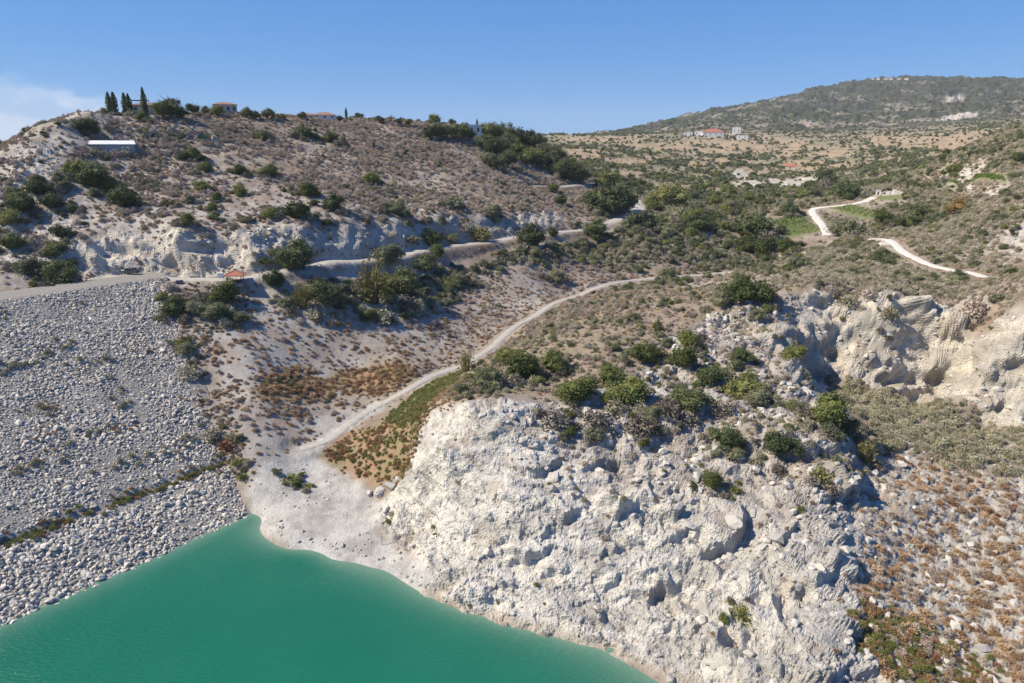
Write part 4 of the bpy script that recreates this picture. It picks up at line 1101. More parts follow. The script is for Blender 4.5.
def tree_at(p, h, kind, label, group=None, name=None, wide=1.0):
    root = bpy.data.objects.new(name or {'dark': 'broadleaf_tree', 'leaf': 'broadleaf_tree', 'olive': 'olive_tree', 'cyp': 'cypress_tree'}[kind], None); COL.objects.link(root)
    root.location = (p[0], p[1], ground(p[0], p[1])); root.rotation_euler = (0, 0, rr.uniform(0, 6.28)); root.scale = (h * wide, h * wide, h)
    if kind == 'cyp': link('trunk', CYPT, root); link('crown', CYP[rr.integers(2)], root)
    else:
        link('trunk', TRUNKS[rr.integers(3)], root); link('crown', CROWNS[kind][rr.integers(len(CROWNS[kind]))], root)
    tag(root, label, 'tree', group); PLACED.append((p[0], p[1], h * .4)); return root
def tree(px, py, hpx, kind, label, group=None, wide=1.0, dy=None):
    p = at(px, py)
    if dy: p = ground_pt(*(np.array(p[:2]) * (1 + dy / p[1])))
    return tree_at(p, hpx / px_scale(p), kind, label, group, None, wide)
TREES = """
110.5 114 22 cyp|leftmost slender cypress of the pair on the hill's left crest|1.25
115.5 113 22 cyp|second slender cypress of the pair on the hill's left crest|1.25
126.5 116 22 cyp|left cypress of the thick twin pair beside the hilltop house|1.2
130.5 116 21 cyp|right cypress of the thick twin pair beside the hilltop house|1.2
146 118 29 cyp|tallest lone cypress in front of the hilltop house|.85
346.5 120 12 cyp|lone cypress on the skyline right of the pink roofed house|1.0
477 127 10 cyp|thin cypress behind the white house among the pines|1.0
162 117 17 leaf|left lobe tree of the big hilltop clump right of the cypresses|1.1
172 118 23 dark|big round dark tree right of the hilltop house|1.1
182 118 11 dark|low tree at the right foot of the big dark hilltop tree|1.2
194 115 13 dark|round tree between the two hilltop houses|1.1
206 115 10 dark|small tree left of the beige hilltop house|1.1
217 116 12 leaf|green tree in front of the beige hilltop house|1.2
247 118 12 dark|dark tree right of the beige hilltop house|1.1
256 119 10 leaf|light tree second to the right of the beige house|1.1
268 119 12 dark|dark tree on the skyline near the hill's middle|1.2
281 119 6 leaf|low tree on the skyline left of the pink roofed house|1.5
302 119 8 dark|small dark tree just left of the pink roofed house|1.3
340 121 6 dark|low dark tree just right of the pink roofed house|1.6
380 123 8 dark|round dark tree on the middle of the skyline|1.4
398 124 6 dark|low wide tree on the skyline before the grove|1.8
408 125 7 leaf|low wide tree on the skyline close to the grove|1.5
43 136 6 dark|small pointed tree on the hill's left skyline|1.0
58 126 5 dark|tiny tree on the left skyline above the cliff|1.2
"""
for ln in TREES.strip().splitlines():
    a, lab, wd = ln.split('|'); px, py, h, kind = a.split()
    tree(float(px), float(py), float(h), kind, lab, None, float(wd))
# the grove at the right end of the hill
for k, (px, py, h, kind) in enumerate(((429, 139, 15, 'dark'), (437, 138, 16, 'leaf'), (446, 138, 15, 'dark'), (455, 138, 16, 'leaf'), (463, 138, 15, 'leaf'), (470, 140, 12, 'leaf'), (486, 138, 17, 'leaf'), (494, 140, 19, 'dark'), (502, 140, 20, 'leaf'),
        (484, 150, 18, 'dark'), (492, 154, 18, 'dark'), (500, 156, 20, 'dark'), (508, 152, 20, 'dark'), (514, 146, 20, 'dark'), (522, 148, 22, 'dark'), (530, 150, 22, 'dark'), (538, 152, 20, 'dark'), (518, 160, 20, 'leaf'), (528, 164, 20, 'leaf'), (537, 166, 20, 'leaf'),
        (546, 158, 18, 'dark'), (553, 162, 17, 'dark'), (560, 160, 14, 'dark'), (546, 168, 16, 'dark'), (556, 172, 18, 'dark'), (497, 170, 18, 'dark'), (489, 166, 16, 'olive'), (508, 168, 18, 'dark'))):
    tree(px, py, h, kind, 'tree of the dense dark grove at the right end of the hill' if kind != 'olive' else 'grey-green tree at the lower left corner of the dense grove', 'trees of the hillside grove', 1.15)
for k, (px, py, h, kind, lab) in enumerate(((570, 180, 24, 'leaf', 'big light green tree at the foot of the grove by the road'), (561, 178, 20, 'dark', 'dark tree left of the big light green one by the road'), (580, 184, 22, 'olive', 'olive tree right of the big light green one by the road'),
        (606, 190, 22, 'leaf', 'light tree at the upper road bend'), (600, 212, 30, 'dark', 'left tree of the dark clump inside the road curve'), (614, 214, 34, 'dark', 'tallest tree of the dark clump inside the road curve'), (624, 212, 26, 'dark', 'right tree of the dark clump inside the road curve'), (592, 206, 18, 'dark', 'low tree on the left of the dark clump inside the road curve'))):
    tree(px, py, h, kind, lab, None, 1.2)

# ------------------------------------------------------------------ plants nobody set by hand
vis_h = (ZD + 2.0 - CAMZ) / Yg
cm = np.maximum.accumulate((ZD - CAMZ) / Yg, 0)
VIS = vis_h + .004 >= np.vstack([np.full((1, NU), -9), cm[:-1]])
DA_ = Yg * np.gradient(Yg, axis=0) * np.gradient(us)[None, :]
inview = (np.abs(Xg) < (.80 + 22 / Yg) * Yg * (1 + .25 * ss(150, 70, Yg))) & (Yg > 66) & (ZD > .25)
dmx = damd(Xg, Yg); ondam = (dmx < 96) & (ZD < np.where(dmx < 84, dmx / DSL, DCREST) + .2) & (Xg < -30)
FREE = inview & VIS & ~ondam & (road < .3) & (sand < .5)
HP = np.array(PLACED)
front = np.zeros_like(road)                    # nothing tall grows close below a road, so that its surface stays in view
for d_ in (1.5, 3.0, 4.5, 6.0, 8.0): front = np.maximum(front, bil(road, *gij(Xg * (1 + d_ / Yg), Yg + d_)) * (1 if d_ < 5 else ss(230, 270, Yg)))
TALL = FREE & (front < .45)
def sample(dens, n_max=60000, tall=True, seed=0):
    r = np.random.default_rng(seed + 1000)
    w = np.where(TALL if tall else FREE, dens, 0) * DA_; tot = w.sum(); n = min(int(tot), n_max)
    if n < 1: return np.zeros((0, 3)), np.zeros(0, int)
    i = r.choice(w.size, n, p=(w / tot).ravel()); a, b = i // NU, i % NU
    fi = np.clip(a + r.uniform(-.5, .5, n), 0, NV - 1); fj = np.clip(b + r.uniform(-.5, .5, n), 0, NU - 1)
    return bil(P3, fi, fj), i
clump = ss(-.15, .35, fbm(Xg / 9, Yg / 9, 4, 501, .6)); clump2 = ss(-.1, .3, fbm(Xg / 30 + 4, Yg / 30, 4, 511, .6))
vfront = area(P_('764 214;800 208;832 228;836 246;800 250;764 244'), 1.5, 1, .1, 83) + area(P_('822 206;852 200;892 212;900 228;856 228;826 216'), 1.5, 1, .1, 84) + area(P_('930 178;1004 172;1014 190;952 194'), 2, 1, .1, 85) + area(P_('868 196;904 191;910 203;876 206'), 2, 1, .1, 86)
vfront = np.clip(vfront, 0, 1)
gap = (1 - .95 * vfront) * (1 - .94 * np.clip(fields, 0, 1)) * (1 - .82 * np.clip(whites, 0, 1)) * (1 - greens)
rk_all = np.maximum.reduce([rock1, rock2, hillrock])
farland = ss(300, 380, Yg) * (1 - onhill) * (1 - mount)
midr = (1 - onhill) * ss(225, 260, Yg) * (1 - ss(480, 560, Yg))
brush = area(P_('256 280;300 274;360 268;430 258;500 248;560 238;620 226;700 236;760 250;740 268;640 262;560 262;490 272;440 306;400 322;330 316;262 302'), 3, 4, .1, 70)
steep = ss(.55, .3, slope)
ridge = area(P_('770 288;800 264;860 262;900 266;940 274;1000 284;1060 286;1070 322;1000 318;960 304;870 293;800 288'), 2, 3, .12, 74) * (1 - rock2)
SC = []   # kind, far?, pos, width, zone
def scat(kind, dens, w0, w1, seed, zone, far=False, n_max=60000):
    p, i = sample(dens, n_max, kind not in ('straw', 'rust', 'herb'), seed)
    if not len(p): return
    r = np.random.default_rng(seed + 5000); w = w0 * np.exp(r.uniform(0, 1, len(p)) ** 1.6 * math.log(w1 / w0))
    SC.append((kind, far, p, w, zone))
big = .30 + 1.35 * ss(-.25, .3, fbm(Xg / 38, Yg / 38, 4, 541, .6) + .10 * ss(.15, .3, .5 + Xg / Yg))
cr = np.random.default_rng(61)
cp = []; cwd = []
for x, y, q in PLACED:
    if y < 70 or q < .5: continue
    for k in range(int(3 + q)):
        a = cr.uniform(0, 6.283); d_ = q * cr.uniform(.85, 1.5); xx, yy = x + math.cos(a) * d_, y + math.sin(a) * d_
        cp.append((xx, yy, float(ground(xx, yy)))); cwd.append(q * cr.uniform(.5, 1.15))
cp = np.array(cp); cwd = np.array(cwd); ok_ = np.maximum(bil(road, *gij(cp[:, 0], cp[:, 1])), bil(front, *gij(cp[:, 0], cp[:, 1]))) < .2; cp, cwd = cp[ok_], cwd[ok_]; ck = cr.integers(0, 5, len(cp))
zn_ = lambda p: np.where(p[:, 1] < 175, 'plateau', np.where(p[:, 0] < 40, 'hill', 'mid'))
for k_, kd in enumerate(('greydry', 'darkdry', 'olive', 'darkdry', 'leaf')):
    m_ = ck == k_; SC.append((kd, False, cp[m_], cwd[m_] * (.8 if kd == 'leaf' else 1), 'company'))
verge = (road > .01) * (road < .3)
scat('straw', verge * .9, .4, 1.2, 62, 'mid'); scat('dry', verge * .35, .5, 1.4, 63, 'mid'); scat('herb', verge * .3 * (Xg / Yg < .1), .4, 1.0, 64, 'mid')
zone_hill = big * onhill * (1 - .85 * np.maximum(hillrock, bank)) * (1 - brush)
scat('dry', zone_hill * (.07 + .42 * clump) * steep, .9, 2.9, 1, 'hill')
scat('greydry', zone_hill * (.02 + .11 * clump2), .9, 2.8, 2, 'hill')
scat('olive', zone_hill * (.002 + .010 * clump2), 1.4, 3.6, 3, 'hill')
scat('dark', zone_hill * (.0015 + .006 * clump2), 1.4, 3.6, 4, 'hill')
scat('straw', zone_hill * .30 * (1 - .6 * clump), .6, 1.7, 5, 'hill')
scat('dry', hillrock2 * .03, .7, 1.8, 6, 'hill')
scat('dry', hillrock * .02 + bank * .012, .7, 1.6, 7, 'hill')
scat('olive', brush * .085, 1.6, 4.4, 8, 'brush'); scat('dark', brush * .04, 1.6, 4.2, 9, 'brush'); scat('greydry', brush * .26, 1.2, 3.2, 10, 'brush'); scat('dry', brush * .22, 1.0, 2.6, 11, 'brush'); scat('leaf', brush * .035, 1.4, 3.6, 12, 'brush')
pl = plateau * (1 - np.maximum(rock1, rock2))
scat('dry', pl * (.10 + .34 * clump), .7, 2.1, 20, 'plateau'); scat('greydry', pl * (.06 + .28 * clump2), .8, 2.2, 21, 'plateau'); scat('olive', pl * (.012 + .10 * clump), 1.0, 2.9, 22, 'plateau'); scat('leaf', pl * (.004 + .09 * clump * clump2), .9, 2.8, 23, 'plateau'); scat('straw', pl * .25, .4, 1.0, 24, 'plateau'); scat('herb', pl * .30 * clump, .6, 1.5, 25, 'plateau')
ridge = np.maximum(ridge, area(P_('925 264;960 272;1000 278;1060 278;1060 304;980 288'), 2, 3, .12, 82))
scat('dry', ridge * .38, .8, 2.4, 90, 'plateau'); scat('greydry', ridge * .35, .9, 2.6, 91, 'plateau'); scat('olive', ridge * .02, 1.0, 2.6, 92, 'plateau')
rt = rock1 * ss(11, 17, ZD) * ss(.0, .12, Xg / Yg)
scat('dry', rt * .40 * clump + rock1 * .006, .5, 2.0, 26, 'rock'); scat('greydry', rt * .28 * clump2, .6, 2.0, 27, 'rock'); scat('herb', rt * .14 * clump + rt * .04 + rock1 * .012, .4, 1.3, 28, 'rock'); scat('straw', rt * .07 + rock1 * .03 * clump, .4, 1.2, 29, 'rock'); scat('dark', rt * .03 * clump2, .9, 2.4, 30, 'rock')
scat('greydry', bushy * .55, 1.2, 3.0, 31, 'gully'); scat('dry', bushy * .18, .9, 2.2, 32, 'gully'); scat('olive', bushy * .03, 1.2, 2.6, 33, 'gully'); scat('yellow', bushy * .015, 1.2, 2.6, 34, 'gully')
sp_ = scree * (1 - rock1) * (1 - bushy); cl3 = ss(.0, .35, fbm(Xg / 5, Yg / 4, 4, 521, .6))
scat('rust', sp_ * (.04 + .5 * cl3), .6, 1.7, 35, 'scree'); scat('straw', sp_ * (.30 + .70 * ss(108, 90, Yg)) * (.25 + 1.4 * ss(.10, .4, fbm(Xg / 4 + 7, Yg / 4, 3, 525))), .7, 2.4, 36, 'scree'); scat('dry', sp_ * (.30 + .8 * cl3), .6, 1.7, 37, 'scree')
low = area(P_('852 618;880 600;960 650;1020 690;940 700;870 660'), 2, 2, .3, 71)
scat('herb', low * 2.4, .6, 1.6, 38, 'scree'); scat('rust', low * 1.2, .6, 1.6, 39, 'scree')
valley = np.maximum(valley, area(P_('268 330;330 318;420 326;440 345;400 375;330 380;262 372'), 3, 3, .1, 75))
v_ = valley * (1 - orange) * (1 - redpatch) * (1 - brush)
scat('rust', v_ * (.03 + .14 * clump), .6, 1.8, 40, 'valley'); scat('dry', v_ * (.10 + .4 * clump2), .6, 1.9, 41, 'valley'); scat('herb', v_ * .05 * clump2, .5, 1.3, 42, 'valley'); scat('straw', v_ * (.10 + .40 * clump), .6, 1.8, 43, 'valley')
scat('straw', orange * 1.0, .8, 2.2, 44, 'valley'); scat('herb', orange * .6 * clump2, .7, 2.0, 45, 'valley'); scat('rust', orange * .3, .7, 2.0, 46, 'valley')
scat('rust', redpatch * (.4 + 1.5 * clump), .6, 1.7, 47, 'patch'); scat('straw', redpatch * 1.0 * clump, .6, 1.5, 48, 'patch'); scat('herb', redpatch * 1.1 * clump2 + greenstrip * 2.0, .6, 1.6, 49, 'patch')
scat('straw', area(P_('396 484;410 470;420 438;436 408;428 404;412 440;402 466'), 1, 1, .3, 76) * 2.5, .6, 1.4, 56, 'patch'); scat('herb', area(P_('396 484;410 470;420 438;436 408;428 404;412 440;402 466'), 1, 1, .3, 76) * 1.5, .6, 1.4, 57, 'patch')
scat('straw', area(P_('432 410;446 384;470 376;480 392;450 408'), 1, 1, .3, 72) * 2.2, .5, 1.1, 50, 'plateau')
abut = area(P_('160 290;200 286;250 290;250 320;215 330;205 360;214 400;245 440;250 490;240 480;226 440;196 400;184 350;166 310'), 1.5, 1.5, .3, 73)
scat('rust', abut * .5, .5, 1.4, 51, 'abut'); scat('herb', abut * .7, .5, 1.4, 52, 'abut'); scat('dry', abut * .35, .8, 2.0, 53, 'abut'); scat('olive', abut * .02, 1.2, 2.4, 54, 'abut')
righthill = ss(.36, .46, Xg / Yg) * ss(185, 200, Yg) * (1 - ss(540, 620, Yg)) * (1 - rock2) * (1 - plateau) * (1 - .8 * palebank) * gap
scat('greydry', righthill * .22, 1.0, 3.0, 93, 'mid'); scat('dry', righthill * .18, 1.0, 2.6, 94, 'mid'); scat('olive', righthill * (.01 + .04 * clump2), 1.4, 4.2, 95, 'mid'); scat('leaf', righthill * (.003 + .03 * clump * clump2), 1.4, 3.8, 96, 'mid'); scat('yellow', righthill * .006, 1.2, 3.0, 97, 'mid')
rh = (.35 + .85 * clump2) * midr * (1 - valley) * (1 - brush) * gap * (1 - pl)
scat('herb', rh * .10 * clump2, .9, 2.2, 98, 'mid'); scat('greydry', rh * (.12 + .16 * clump), 1.2, 3.2, 60, 'mid'); scat('dry', rh * (.05 + .14 * clump), 1.0, 2.6, 61, 'mid'); scat('olive', rh * (.012 + .055 * clump2), 1.8, 5.0, 62, 'mid'); scat('dark', rh * (.004 + .024 * clump2), 1.8, 5.2, 63, 'mid'); scat('leaf', rh * (.004 + .03 * clump * clump2), 1.6, 4.4, 64, 'mid')
fl = farland * ss(430, 520, Yg) * gap; band = ss(-.15, .25, fbm(Xg / 120, Yg / 60, 4, 531, .6))
thin = ss(1300, 600, Yg)
scat('olive', fl * (.004 + .024 * band) * (.22 + .78 * thin), 3.0, 7.5, 65, 'far', True); scat('leaf', fl * (.002 + .015 * band) * (.22 + .78 * thin), 3.0, 8.0, 66, 'far', True); scat('greydry', fl * .02 * thin, 2.0, 5.0, 67, 'far', True)
scat('leaf', np.clip(fields, 0, 1) * .0009 * ss(300, 500, Yg), 3, 7, 68, 'far', True)
scat('leaf', mount * (.0010 + .004 * ss(-.1, .3, N60)) * gap, 4, 9, 69, 'mountain', True, 17000)

dr = np.random.default_rng(41)
def dam_pts(d, t): 
    d = np.asarray(d, float); x = DA[0] + t * DT[0] + d * DN[0]; y = DA[1] + t * DT[1] + d * DN[1]
    z = np.where(d > 15, d / DSL, np.where(d > 12.5, 12.5 / DSL + (d - 12.5) * .12, d / DSL)); return np.stack([x, y, z + .25], -1)
nb = 230; SC.append(('herb', False, dam_pts(14 + dr.normal(size=nb) * .8, dr.uniform(-45, 20, nb)), dr.uniform(.5, 1.5, nb), 'dam'))
nb = 120; SC.append(('rust', False, dam_pts(14 + dr.normal(size=nb) * .9, dr.uniform(-45, 20, nb)), dr.uniform(.5, 1.3, nb), 'dam'))
td = dr.uniform(15, 82, 2600); tt_ = dr.uniform(-45, 22, 2600); kk = fbm(td / 9 + 5, tt_ / 16, 3, 551) > .22; kk &= dr.random(2600) < .55
SC.append(('greydry', False, dam_pts(td[kk], tt_[kk]), dr.uniform(.5, 1.6, kk.sum()), 'dam'))
td = dr.uniform(25, 60, 900); tt_ = dr.uniform(-45, 14, 900); kk = fbm(td / 6 + 9, tt_ / 14, 3, 553) > .25
SC.append(('straw', False, dam_pts(td[kk], tt_[kk]), dr.uniform(.5, 1.2, kk.sum()), 'dam'))
nb = 420; td = dr.uniform(4, 80, nb); te = 19 + (td - 2) * -.09 + dr.normal(size=nb) * 1.6
ZT = {'company': 'beside a larger bush', 'dam': 'on the stone face of the dam', 'hill': 'on the slope of the left hill', 'brush': 'in the brush below the hill road', 'plateau': 'on the plateau behind the white rock', 'rock': 'rooted in the white rock', 'gully': 'in the thicket below the cream cliff',
      'scree': 'on the pale scree at the lower right', 'valley': 'on the brown valley floor', 'patch': 'in the rusty patch above the beach', 'abut': "along the dam's right edge", 'mid': 'on the slopes of the middle valley', 'far': 'in the far valley fields', 'mountain': 'on the far mountain'}
KD = {'leaf': 'small green bush', 'dark': 'small dark green bush', 'olive': 'small grey-green bush', 'yellow': 'small yellowish bush', 'dry': 'dry brown twiggy shrub', 'greydry': 'dry grey-green twiggy shrub'}
MARKS = [(q, at_h(*c)) for q, c in (('the red roofed pavilion', (236, 283)), ('the parked car', (131, 275)), ('the white hall', (105, 150)), ('the five cypresses', (128, 116)), ('the beige hilltop house', (226, 116)), ('the green tank', (202, 139)), ('the pink roofed skyline house', (325, 121)),
    ('the dark grove', (515, 150)), ('the grey bank', (340, 240)), ('the white road cutting', (170, 250)), ('the cliff at the far left', (35, 180)), ('the bend of the hill road', (600, 228)), ('the tall cane clump', (372, 302)), ('the middle of the valley track', (530, 320)), ('the far end of the valley track', (740, 268)),
    ('the rock knob', (745, 300)), ('the cleft beside the cream cliff', (795, 360)), ('the largest round bush', (828, 424)), ('the cream cliff rim', (880, 292)), ('the notch in the cream cliff', (920, 350)), ('the white track', (945, 268)), ('the striped vineyard', (797, 226)), ('the curving vineyard track', (820, 215)), ('the high green field', (975, 182)),
    ('the pale clearing on the right', (1000, 240)), ('the gully mouth', (868, 462)), ('the right edge of the thicket', (1005, 440)), ('the middle of the thicket', (940, 425)), ('the scree boulder', (1004, 543)), ('the rusty patch', (360, 450)), ('the front edge of the white rock', (560, 410)), ('the middle of the rock top', (690, 380)), ('the left corner of the plateau', (470, 376)), ('the middle of the plateau', (640, 315)),
    ('the orange grass strip', (330, 380)), ('the top corner of the dam', (165, 290)), ('the left end of the dam road', (20, 280)), ('the pale valley yard', (770, 178)), ('the red roofed bungalow', (712, 136)), ('the dark valley bush', (750, 236)), ('the road curve clump', (612, 212)), ('the dam bench', (110, 500)), ('the brown mid slope', (400, 170)), ('the round mid slope bush', (309, 196)), ('the bright mid slope bush', (203, 191)), ('the big hall bush', (92, 186)))]
MXY = np.array([m[1] for m in MARKS]); SEEN_LAB = {}
def near_label(base, pos, w, med):
    d = np.hypot(*(MXY - pos[:2]).T) / (8 + .15 * MXY[:, 1]); j = int(d.argmin()); m = MXY[j]
    du = pos[0] / pos[1] - m[0] / m[1]; dv = math.log(pos[1] / m[1])
    side = ('right of' if du > 0 else 'left of') if abs(du) > .35 * abs(dv) else ('behind' if dv > 0 else 'in front of')
    gap_ = np.hypot(*(m - pos[:2])); q = 'close ' if gap_ < .05 * m[1] else ('well ' if gap_ > .14 * m[1] else '')
    size = 'tiny' if w < .75 * med else ('big' if w > 1.35 * med else ('small' if w < med else 'medium'))
    return '%s %s %s%s %s' % (size, base, q if side in ('behind', 'in front of', 'right of', 'left of') and q != 'close ' else ('just ' if q else ''), side, MARKS[j][0])
OVER = {}
for kind in ('darkdry', 'leaf', 'dark', 'olive', 'yellow', 'dry', 'greydry', 'straw', 'rust', 'herb'):
    for far in (False, True):
        sets = [s for s in SC if s[0] == kind and s[1] == far]
        if not sets: continue
        pos = np.concatenate([s[2] for s in sets]); wd = np.concatenate([s[3] for s in sets]); zn = np.concatenate([[s[4]] * len(s[2]) for s in sets])
        # keep clear of what was set by hand
        d = np.full(len(pos), 99.)
        for x, y, q in HP: d = np.minimum(d, np.hypot(pos[:, 0] - x, pos[:, 1] - y) - q * .8)
        k = d > 0; pos, wd, zn = pos[k], wd[k], zn[k]
        n = len(pos); r = np.random.default_rng(len(kind) * 7 + far)
        pz = r.uniform(0, 6.28, n); tp = (FAR if far else BUSH)[kind]; idx = r.integers(0, len(tp), n)
        scl = wd[:, None] * r.uniform(.85, 1.15, (n, 3)); pos[:, 2] -= .05 * wd
        ang = wd / np.hypot(pos[:, 1], pos[:, 2] - CAMZ)
        inf = np.abs(pos[:, 0] / pos[:, 1]) < .76 + 10 / pos[:, 1]
        ind = np.zeros(n, bool)
        if kind in KD and not (far and kind == 'greydry'):
            nm = 0 if far else {'leaf': 120, 'dark': 150, 'olive': 190, 'yellow': 40, 'dry': 250, 'greydry': 230}[kind]
            if far: nm = 130
            ind[np.argsort(-np.where(inf, ang, 0))[:nm]] = True
            medw = float(np.median(wd[ind]))
            for i in np.nonzero(ind)[0]:
                o = link(('far_bush' if far else KIND[kind][0]), tp[idx[i]], None, pos[i]); o.rotation_euler = (0, 0, pz[i]); o.scale = scl[i]
                lab = near_label(KD[kind].replace('small ', ''), pos[i], wd[i], medw)
                tag(o, lab, KD[kind].split()[-1], KD[kind].replace('small ', '') + ('es' if KD[kind].endswith('bush') else 's') + ' scattered over the slopes')
        k = ~ind
        tm = [bpy.data.objects.new('%s_piece_%d' % (kind, j), m) for j, m in enumerate(tp)]
        rot = np.stack([r.uniform(-.12, .12, n), r.uniform(-.12, .12, n), pz], 1)
        nmz = {'darkdry': 'dark_dry_scrub', 'straw': 'dry_grass', 'rust': 'rust_undergrowth', 'herb': 'green_undergrowth', 'dry': 'dry_scrub', 'greydry': 'grey_scrub', 'leaf': 'green_scrub', 'dark': 'dark_scrub', 'olive': 'olive_scrub', 'yellow': 'yellow_scrub'}[kind]
        points_scatter(('far_' if far else '') + nmz, tm, pos[k], rot[k], scl[k], idx[k])
        OVER[(kind, far)] = n
print('PLANTS', OVER)

# ------------------------------------------------------------------ loose rock
BLOCK = [stone_mesh('chalk_block', 700 + k, 1, M['chalk'], (1, .8, .55 + .1 * (k % 3))) for k in range(8)]
BIGBLOCK = [stone_mesh('big_chalk_block', 750 + k, 3, M['chalk'], (1, .8, .6 + .1 * (k % 3))) for k in range(6)]
def boulder(px, py, wpx, label, flat=1.0, group=None):
    p = at(px, py); w = wpx / px_scale(p); r = rr
    o = link('boulder', BIGBLOCK[r.integers(6)], None, (p[0], p[1], ground(p[0], p[1]) + .12 * w)); o.scale = (w * 1.1, w * r.uniform(.9, 1.2), w * r.uniform(.9, 1.2) * flat)
    o.rotation_euler = (r.uniform(-.3, .3), r.uniform(-.3, .3), r.uniform(0, 6.28)); tag(o, label, 'boulder', group)
for ln in """
380 494 15|upright pale block at the front of the pile at the cliff's foot by the beach
392 488 18|long slanting slab leaning in the pile at the cliff's foot
370 494 9|dark small block left of the upright one at the cliff's foot
386 510 9|squared block just below the upright one at the cliff's foot
398 480 10|pale block at the top of the pile at the cliff's foot
415 478 8|small pale block behind the slanting slab
402 538 8|grey block on the gravelly toe below the path
412 546 7|small grey block on the gravelly toe near the water
650 377 12|flat white slab among the bushes on the rock's top
660 395 14|leaning white slab below the flat one on the rock's top
735 335 10|white block on the earthy shoulder below the knob
735 528 26|biggest grey boulder on the upper right of the white rock face
690 527 16|dark sided block beside the biggest grey boulder
845 553 15|upright pale block on the edge of the pale scree
902 466 14|round white boulder in the gully mouth
1004 543 15|white boulder among brown plants at the right edge
872 602 13|pale boulder among rusty plants at the lower right
838 445 16|white block under the largest round bush
850 480 14|overhanging grey block at the gully's lip
700 415 12|white block under the wide grey-green bush
756 470 14|white block on the rock above the gully
600 470 12|pale block standing out of the middle of the white face
555 480 14|pale ledge block left of the middle of the white face
700 655 14|blocky stone by the water at the foot of the white face
745 665 16|pale block at the bottom of the white face
""".strip().splitlines():
    a, lab = ln.split('|'); px, py, w = (float(v) for v in a.split()); boulder(px, py, w, lab)
def rubble(nm, dens, w0, w1, seed, n_ind, label, group, zoff=.0, n_max=30000):
    p, i = sample(dens, n_max, False, seed)
    r = np.random.default_rng(seed + 77); n = len(p); w = w0 * np.exp(r.uniform(0, 1, n) ** 2.2 * math.log(w1 / w0))
    p[:, 2] += zoff * w; idx = r.integers(0, 8, n); rot = np.stack([r.uniform(-.5, .5, n), r.uniform(-.5, .5, n), r.uniform(0, 6.28, n)], 1)
    scl = w[:, None] * r.uniform(.75, 1.3, (n, 3))
    ang = w / np.hypot(p[:, 1], p[:, 2] - CAMZ); inf = np.abs(p[:, 0] / p[:, 1]) < .86
    ind = np.zeros(n, bool); ind[np.argsort(-np.where(inf, ang, 0))[:n_ind]] = True
    medw = float(np.median(w[ind]))
    for k in np.nonzero(ind)[0]:
        o = link('boulder', BLOCK[idx[k]], None, p[k]); o.rotation_euler = rot[k]; o.scale = scl[k]; tag(o, near_label(label, p[k], w[k], medw), 'boulder', group)
    k = ~ind
    points_scatter(nm, [bpy.data.objects.new('%s_piece_%d' % (nm, j), m) for j, m in enumerate(BLOCK)], p[k], rot[k], scl[k], idx[k])
    return n
blocky = np.clip(rock1 * (.10 + .9 * ss(-.05, .35, fbm(Xg / 12 + 2, Yg / 12, 4, 601, .6))), 0, 1)
nr = rubble('rock_rubble', blocky * ss(-22, 25, Xg) * (.8 + .8 * ss(9, 18, ZD)), .35, 2.8, 1, 110, 'angular white block', 'loose blocks on the white rock', .02)
nr += rubble('scree_rubble', scree * (1 - rock1) * .35 + hillrock * .25 + .7 * rock2 + .10 * bank + .2 * palebank, .3, 2.2, 2, 60, 'pale scree stone', 'stones on the pale scree', .05)
toe2 = np.maximum(toe, area(P_('380 500;400 490;440 540;500 590;540 625;480 610;430 575;400 540'), 2, 2, .3, 80)) * (ZD < 6)
FREE = inview & VIS & ~ondam
nr += rubble('beach_rubble', toe2 * 1.6 + sand * .9 * ss(-.1, .35, fbm(Xg / 5, Yg / 5, 3, 611)) + .9 * sand * ss(1.3, .4, ZD) + .7 * rock1 * ss(1.2, .4, ZD) + .28 * valley * (1 - orange) * (1 - redpatch) * ss(.1, -.3, N20) * ss(215, 190, Yg), .2, 1.0, 3, 50, 'pale beach stone', 'stones on the beach', .08)
print('RUBBLE', nr)

# ------------------------------------------------------------------ buildings
M['plaster'] = plain('cream_plaster', (.62, .56, .47), .9, .08, 1.5)
M['white_wall'] = plain('white_wall', (.78, .77, .75), .85, .05, 1.0)
M['grey_wall'] = plain('grey_wall', (.40, .42, .46), .85, .06, 1.0)
M['white_roof'] = plain('white_metal_roof', (.80, .80, .80), .6, .04, .8)
M['tiles'] = plain('clay_tiles', (.30, .185, .145), .85, .2, 3.0, .5)
M['red_tiles'] = plain('red_tiles', (.40, .155, .105), .8, .15, 3.0, .4)
M['glass'] = plain('window_glass', (.03, .035, .045), .15, .2, 2.0, 0, 0, .5)
M['wood'] = plain('dark_wood', (.10, .065, .05), .8, .2, 5.0)
M['steel'] = plain('weathered_steel', (.34, .34, .34), .7, .15, 4.0)
M['concrete'] = plain('concrete', (.46, .44, .41), .9, .12, 2.0, .3)
M['pole'] = plain('pole_wood', (.20, .15, .11), .9, .2, 5.0)
def box(x0, x1, y0, y1, z0, z1):
    V = np.array([(x, y, z) for z in (z0, z1) for y in (y0, y1) for x in (x0, x1)], float)
    return V, np.array([(0, 2, 3, 1), (4, 5, 7, 6), (0, 1, 5, 4), (2, 6, 7, 3), (0, 4, 6, 2), (1, 3, 7, 5)])
def part(nm, VF, mat, parent, loc=None, smooth=False):
    V, Fs = joinVF(VF) if isinstance(VF, list) else VF
    return link(nm, mesh_from(nm, V, Fs, mat, smooth), parent, loc)
